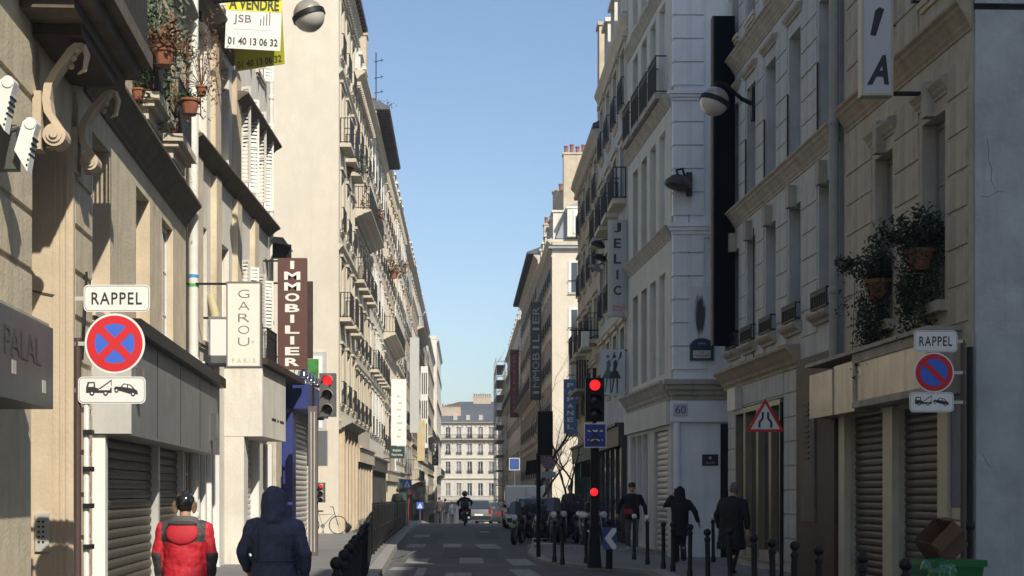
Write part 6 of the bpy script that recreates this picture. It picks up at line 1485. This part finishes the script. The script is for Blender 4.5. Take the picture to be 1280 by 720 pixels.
vehicle('dark blue car parked behind the motorbikes in front of the white van', (2.9, 57, 0), R(180), mat('paint_car_blue', (.07, .10, .15), .22, 0, spec=.7), name='parked_car')
vehicle('pale grey car between the blue car and the van at the right kerb', (3.0, 63.5, 0), R(180), mat('paint_car_grey', (.34, .35, .36), .25, 0, spec=.7), name='parked_car')
vehicle('white van parked behind the cars on the right side of the road', (2.85, 68.5, 0), R(0), mat('paint_van_white', (.82, .83, .82), .35, .04), van=True, cat='van', name='parked_van')
vehicle('small silver car just beyond the crest of the road', ((598 - 580) * 88 / 1800, 88, gz(88)), 0, mat('paint_car_silver', (.16, .165, .17), .3, 0, metal=.4), name='car')
vehicle('dark car behind the crest beside the silver one', ((611 - 580) * 93 / 1800, 95, gz(95)), 0, PB, name='car')
# ------------------------------------------------------------------ bicycle leaning by the lamp post
D = 53; t = thing('bicycle', 'black bicycle leaning near the lamp post and traffic light on the left pavement', 'bicycle', ((405 - 580) * D / 1800, D, .145), R(90 - 10)); t.rotation_euler = (R(0), R(4), R(-75))
for y in (-.52, .52):
    w_ = inst('wheel', None, t, (0, y, .34)); MB().tube([(0, .33 * math.cos(R(a)), .33 * math.sin(R(a))) for a in range(0, 361, 15)], .018, 6).build('tyre', RUBBER, w_); q = MB()
    for a in range(0, 180, 20): q.tube([(0, -.32 * math.cos(R(a)), -.32 * math.sin(R(a))), (0, .32 * math.cos(R(a)), .32 * math.sin(R(a)))], .002, 3)
    q.build('spokes', CHROME, w_)
MB().tube([(0, -.52, .34), (0, -.05, .3), (0, -.22, .8), (0, -.52, .34)], .015, 6).tube([(0, -.05, .3), (0, .36, .75), (0, -.2, .72)], .016, 6).tube([(0, .52, .34), (0, .36, .85), (0, .34, .98)], .015, 6).build('frame', BLACKP, t)
MB().tube([(-.27, .26, 1.0), (0, .34, 1.0), (.27, .26, 1.0)], .013, 6).build('handlebar', BLACKP, t); MB().prism([(-.1, .0), (.1, 0), (.02, .26), (-.02, .26)], 'z', .83, .88).build('saddle', BLACKP, t, loc=(0, -.3, 0)); MB().lathe([(.08, -.01), (.08, .01)], (0, -.05, .3), 14, 'x').build('crank', STEEL_G, t)
# refuse sack by the lamp post, green bin with cardboard box at right
t = thing('rubbish_bag', 'small black rubbish bag on the left pavement beside the lamp post foot', 'bag', ((433 - 580) * 56 / 1800, 55, .145)); rem(MB().sphere((0, 0, .2), .28, 12, 8, .75).tube([(0, 0, .3), (.05, 0, .48)], [.1, .04], 8).build('sack', BLACKP, t), .03, 2, .08)
D = 17.6; bx = P(1183, 0, D).x; t = thing('wheelie_bin', 'green wheelie bin with green bag hanging out at the right edge', 'bin', (bx, D, .12), R(8))
GRB = mat('bin_green', (.015, .14, .035), .4, .1, 4)
MB().add([], []); q = MB(); q.add([(-.24, -.27, .1), (.24, -.27, .1), (.24, .27, .1), (-.24, .27, .1), (-.31, -.34, .68), (.31, -.34, .68), (.31, .34, .68), (-.31, .34, .68)], [(0, 3, 2, 1), (4, 5, 6, 7), (0, 1, 5, 4), (1, 2, 6, 5), (2, 3, 7, 6), (3, 0, 4, 7)]); q.build('body', GRB, t)
MB().box(-.34, .34, -.37, .37, .68, .76).build('rim', GRB, t)
for s_ in (-1, 1): MB().lathe([(.1, -.03), (.1, .03)], (s_ * .26, .25, .1), 16, 'x').build('wheel', RUBBER, t)
rem(MB().sphere((-.2, -.28, .55), .2, 12, 8, 1.2).sphere((-.3, -.2, .66), .13, 10, 8).build('green_bag', mat('bag_green', (.02, .16, .06), .25, .2, 5, spec=.8), t), .02, 3, .07)
CARD = mat('cardboard', (.11, .062, .034), .9, .1, 4, .1)
t = thing('cardboard_box', 'torn open cardboard box tilted on top of the green bin', 'box', (bx + .02, D, .9)); t.rotation_euler = (R(8), R(-42), R(16)); t.location.z = .95; t.scale = (.85, .85, .9)
w_ = .24; q = MB().box(-w_, w_, -.2, -.19, 0, .42).box(-w_, w_, .19, .2, 0, .42).box(-w_, -w_ + .01, -.19, .19, 0, .42).box(w_ - .01, w_, -.19, .19, 0, .42).box(-w_, w_, -.2, .2, -.01, -.0005).build('carton', CARD, t)
MB().box(-.25, 0, -.19, .19, -.005, .005).build('flap', CARD, t, loc=(-w_, 0, .0), rot=(0, R(-12), 0)); MB().box(-w_, w_, -.18, 0, -.005, .005).build('flap', CARD, t, loc=(0, -.2, .42), rot=(R(50), 0, 0)); MB().box(0, .2, -.19, .19, -.005, .005).build('flap', CARD, t, loc=(w_, 0, .42), rot=(0, R(40), 0))

# ------------------------------------------------------------------ air
hz = MB().box(-1520, 1520, -620, 1520, -9.5, 29.0).build('haze', None, kind='stuff')
hm_ = bpy.data.materials.new('haze_air'); hm_.use_nodes = True; nt = hm_.node_tree; nt.nodes.remove(nt.nodes['Principled BSDF'])
pv = nt.nodes.new('ShaderNodeVolumePrincipled'); pv.inputs['Density'].default_value = .00095; pv.inputs['Color'].default_value = (.88, .93, 1, 1); pv.inputs['Anisotropy'].default_value = .3
nt.links.new(pv.outputs[0], nt.nodes['Material Output'].inputs['Volume']); hz.data.materials.append(hm_)
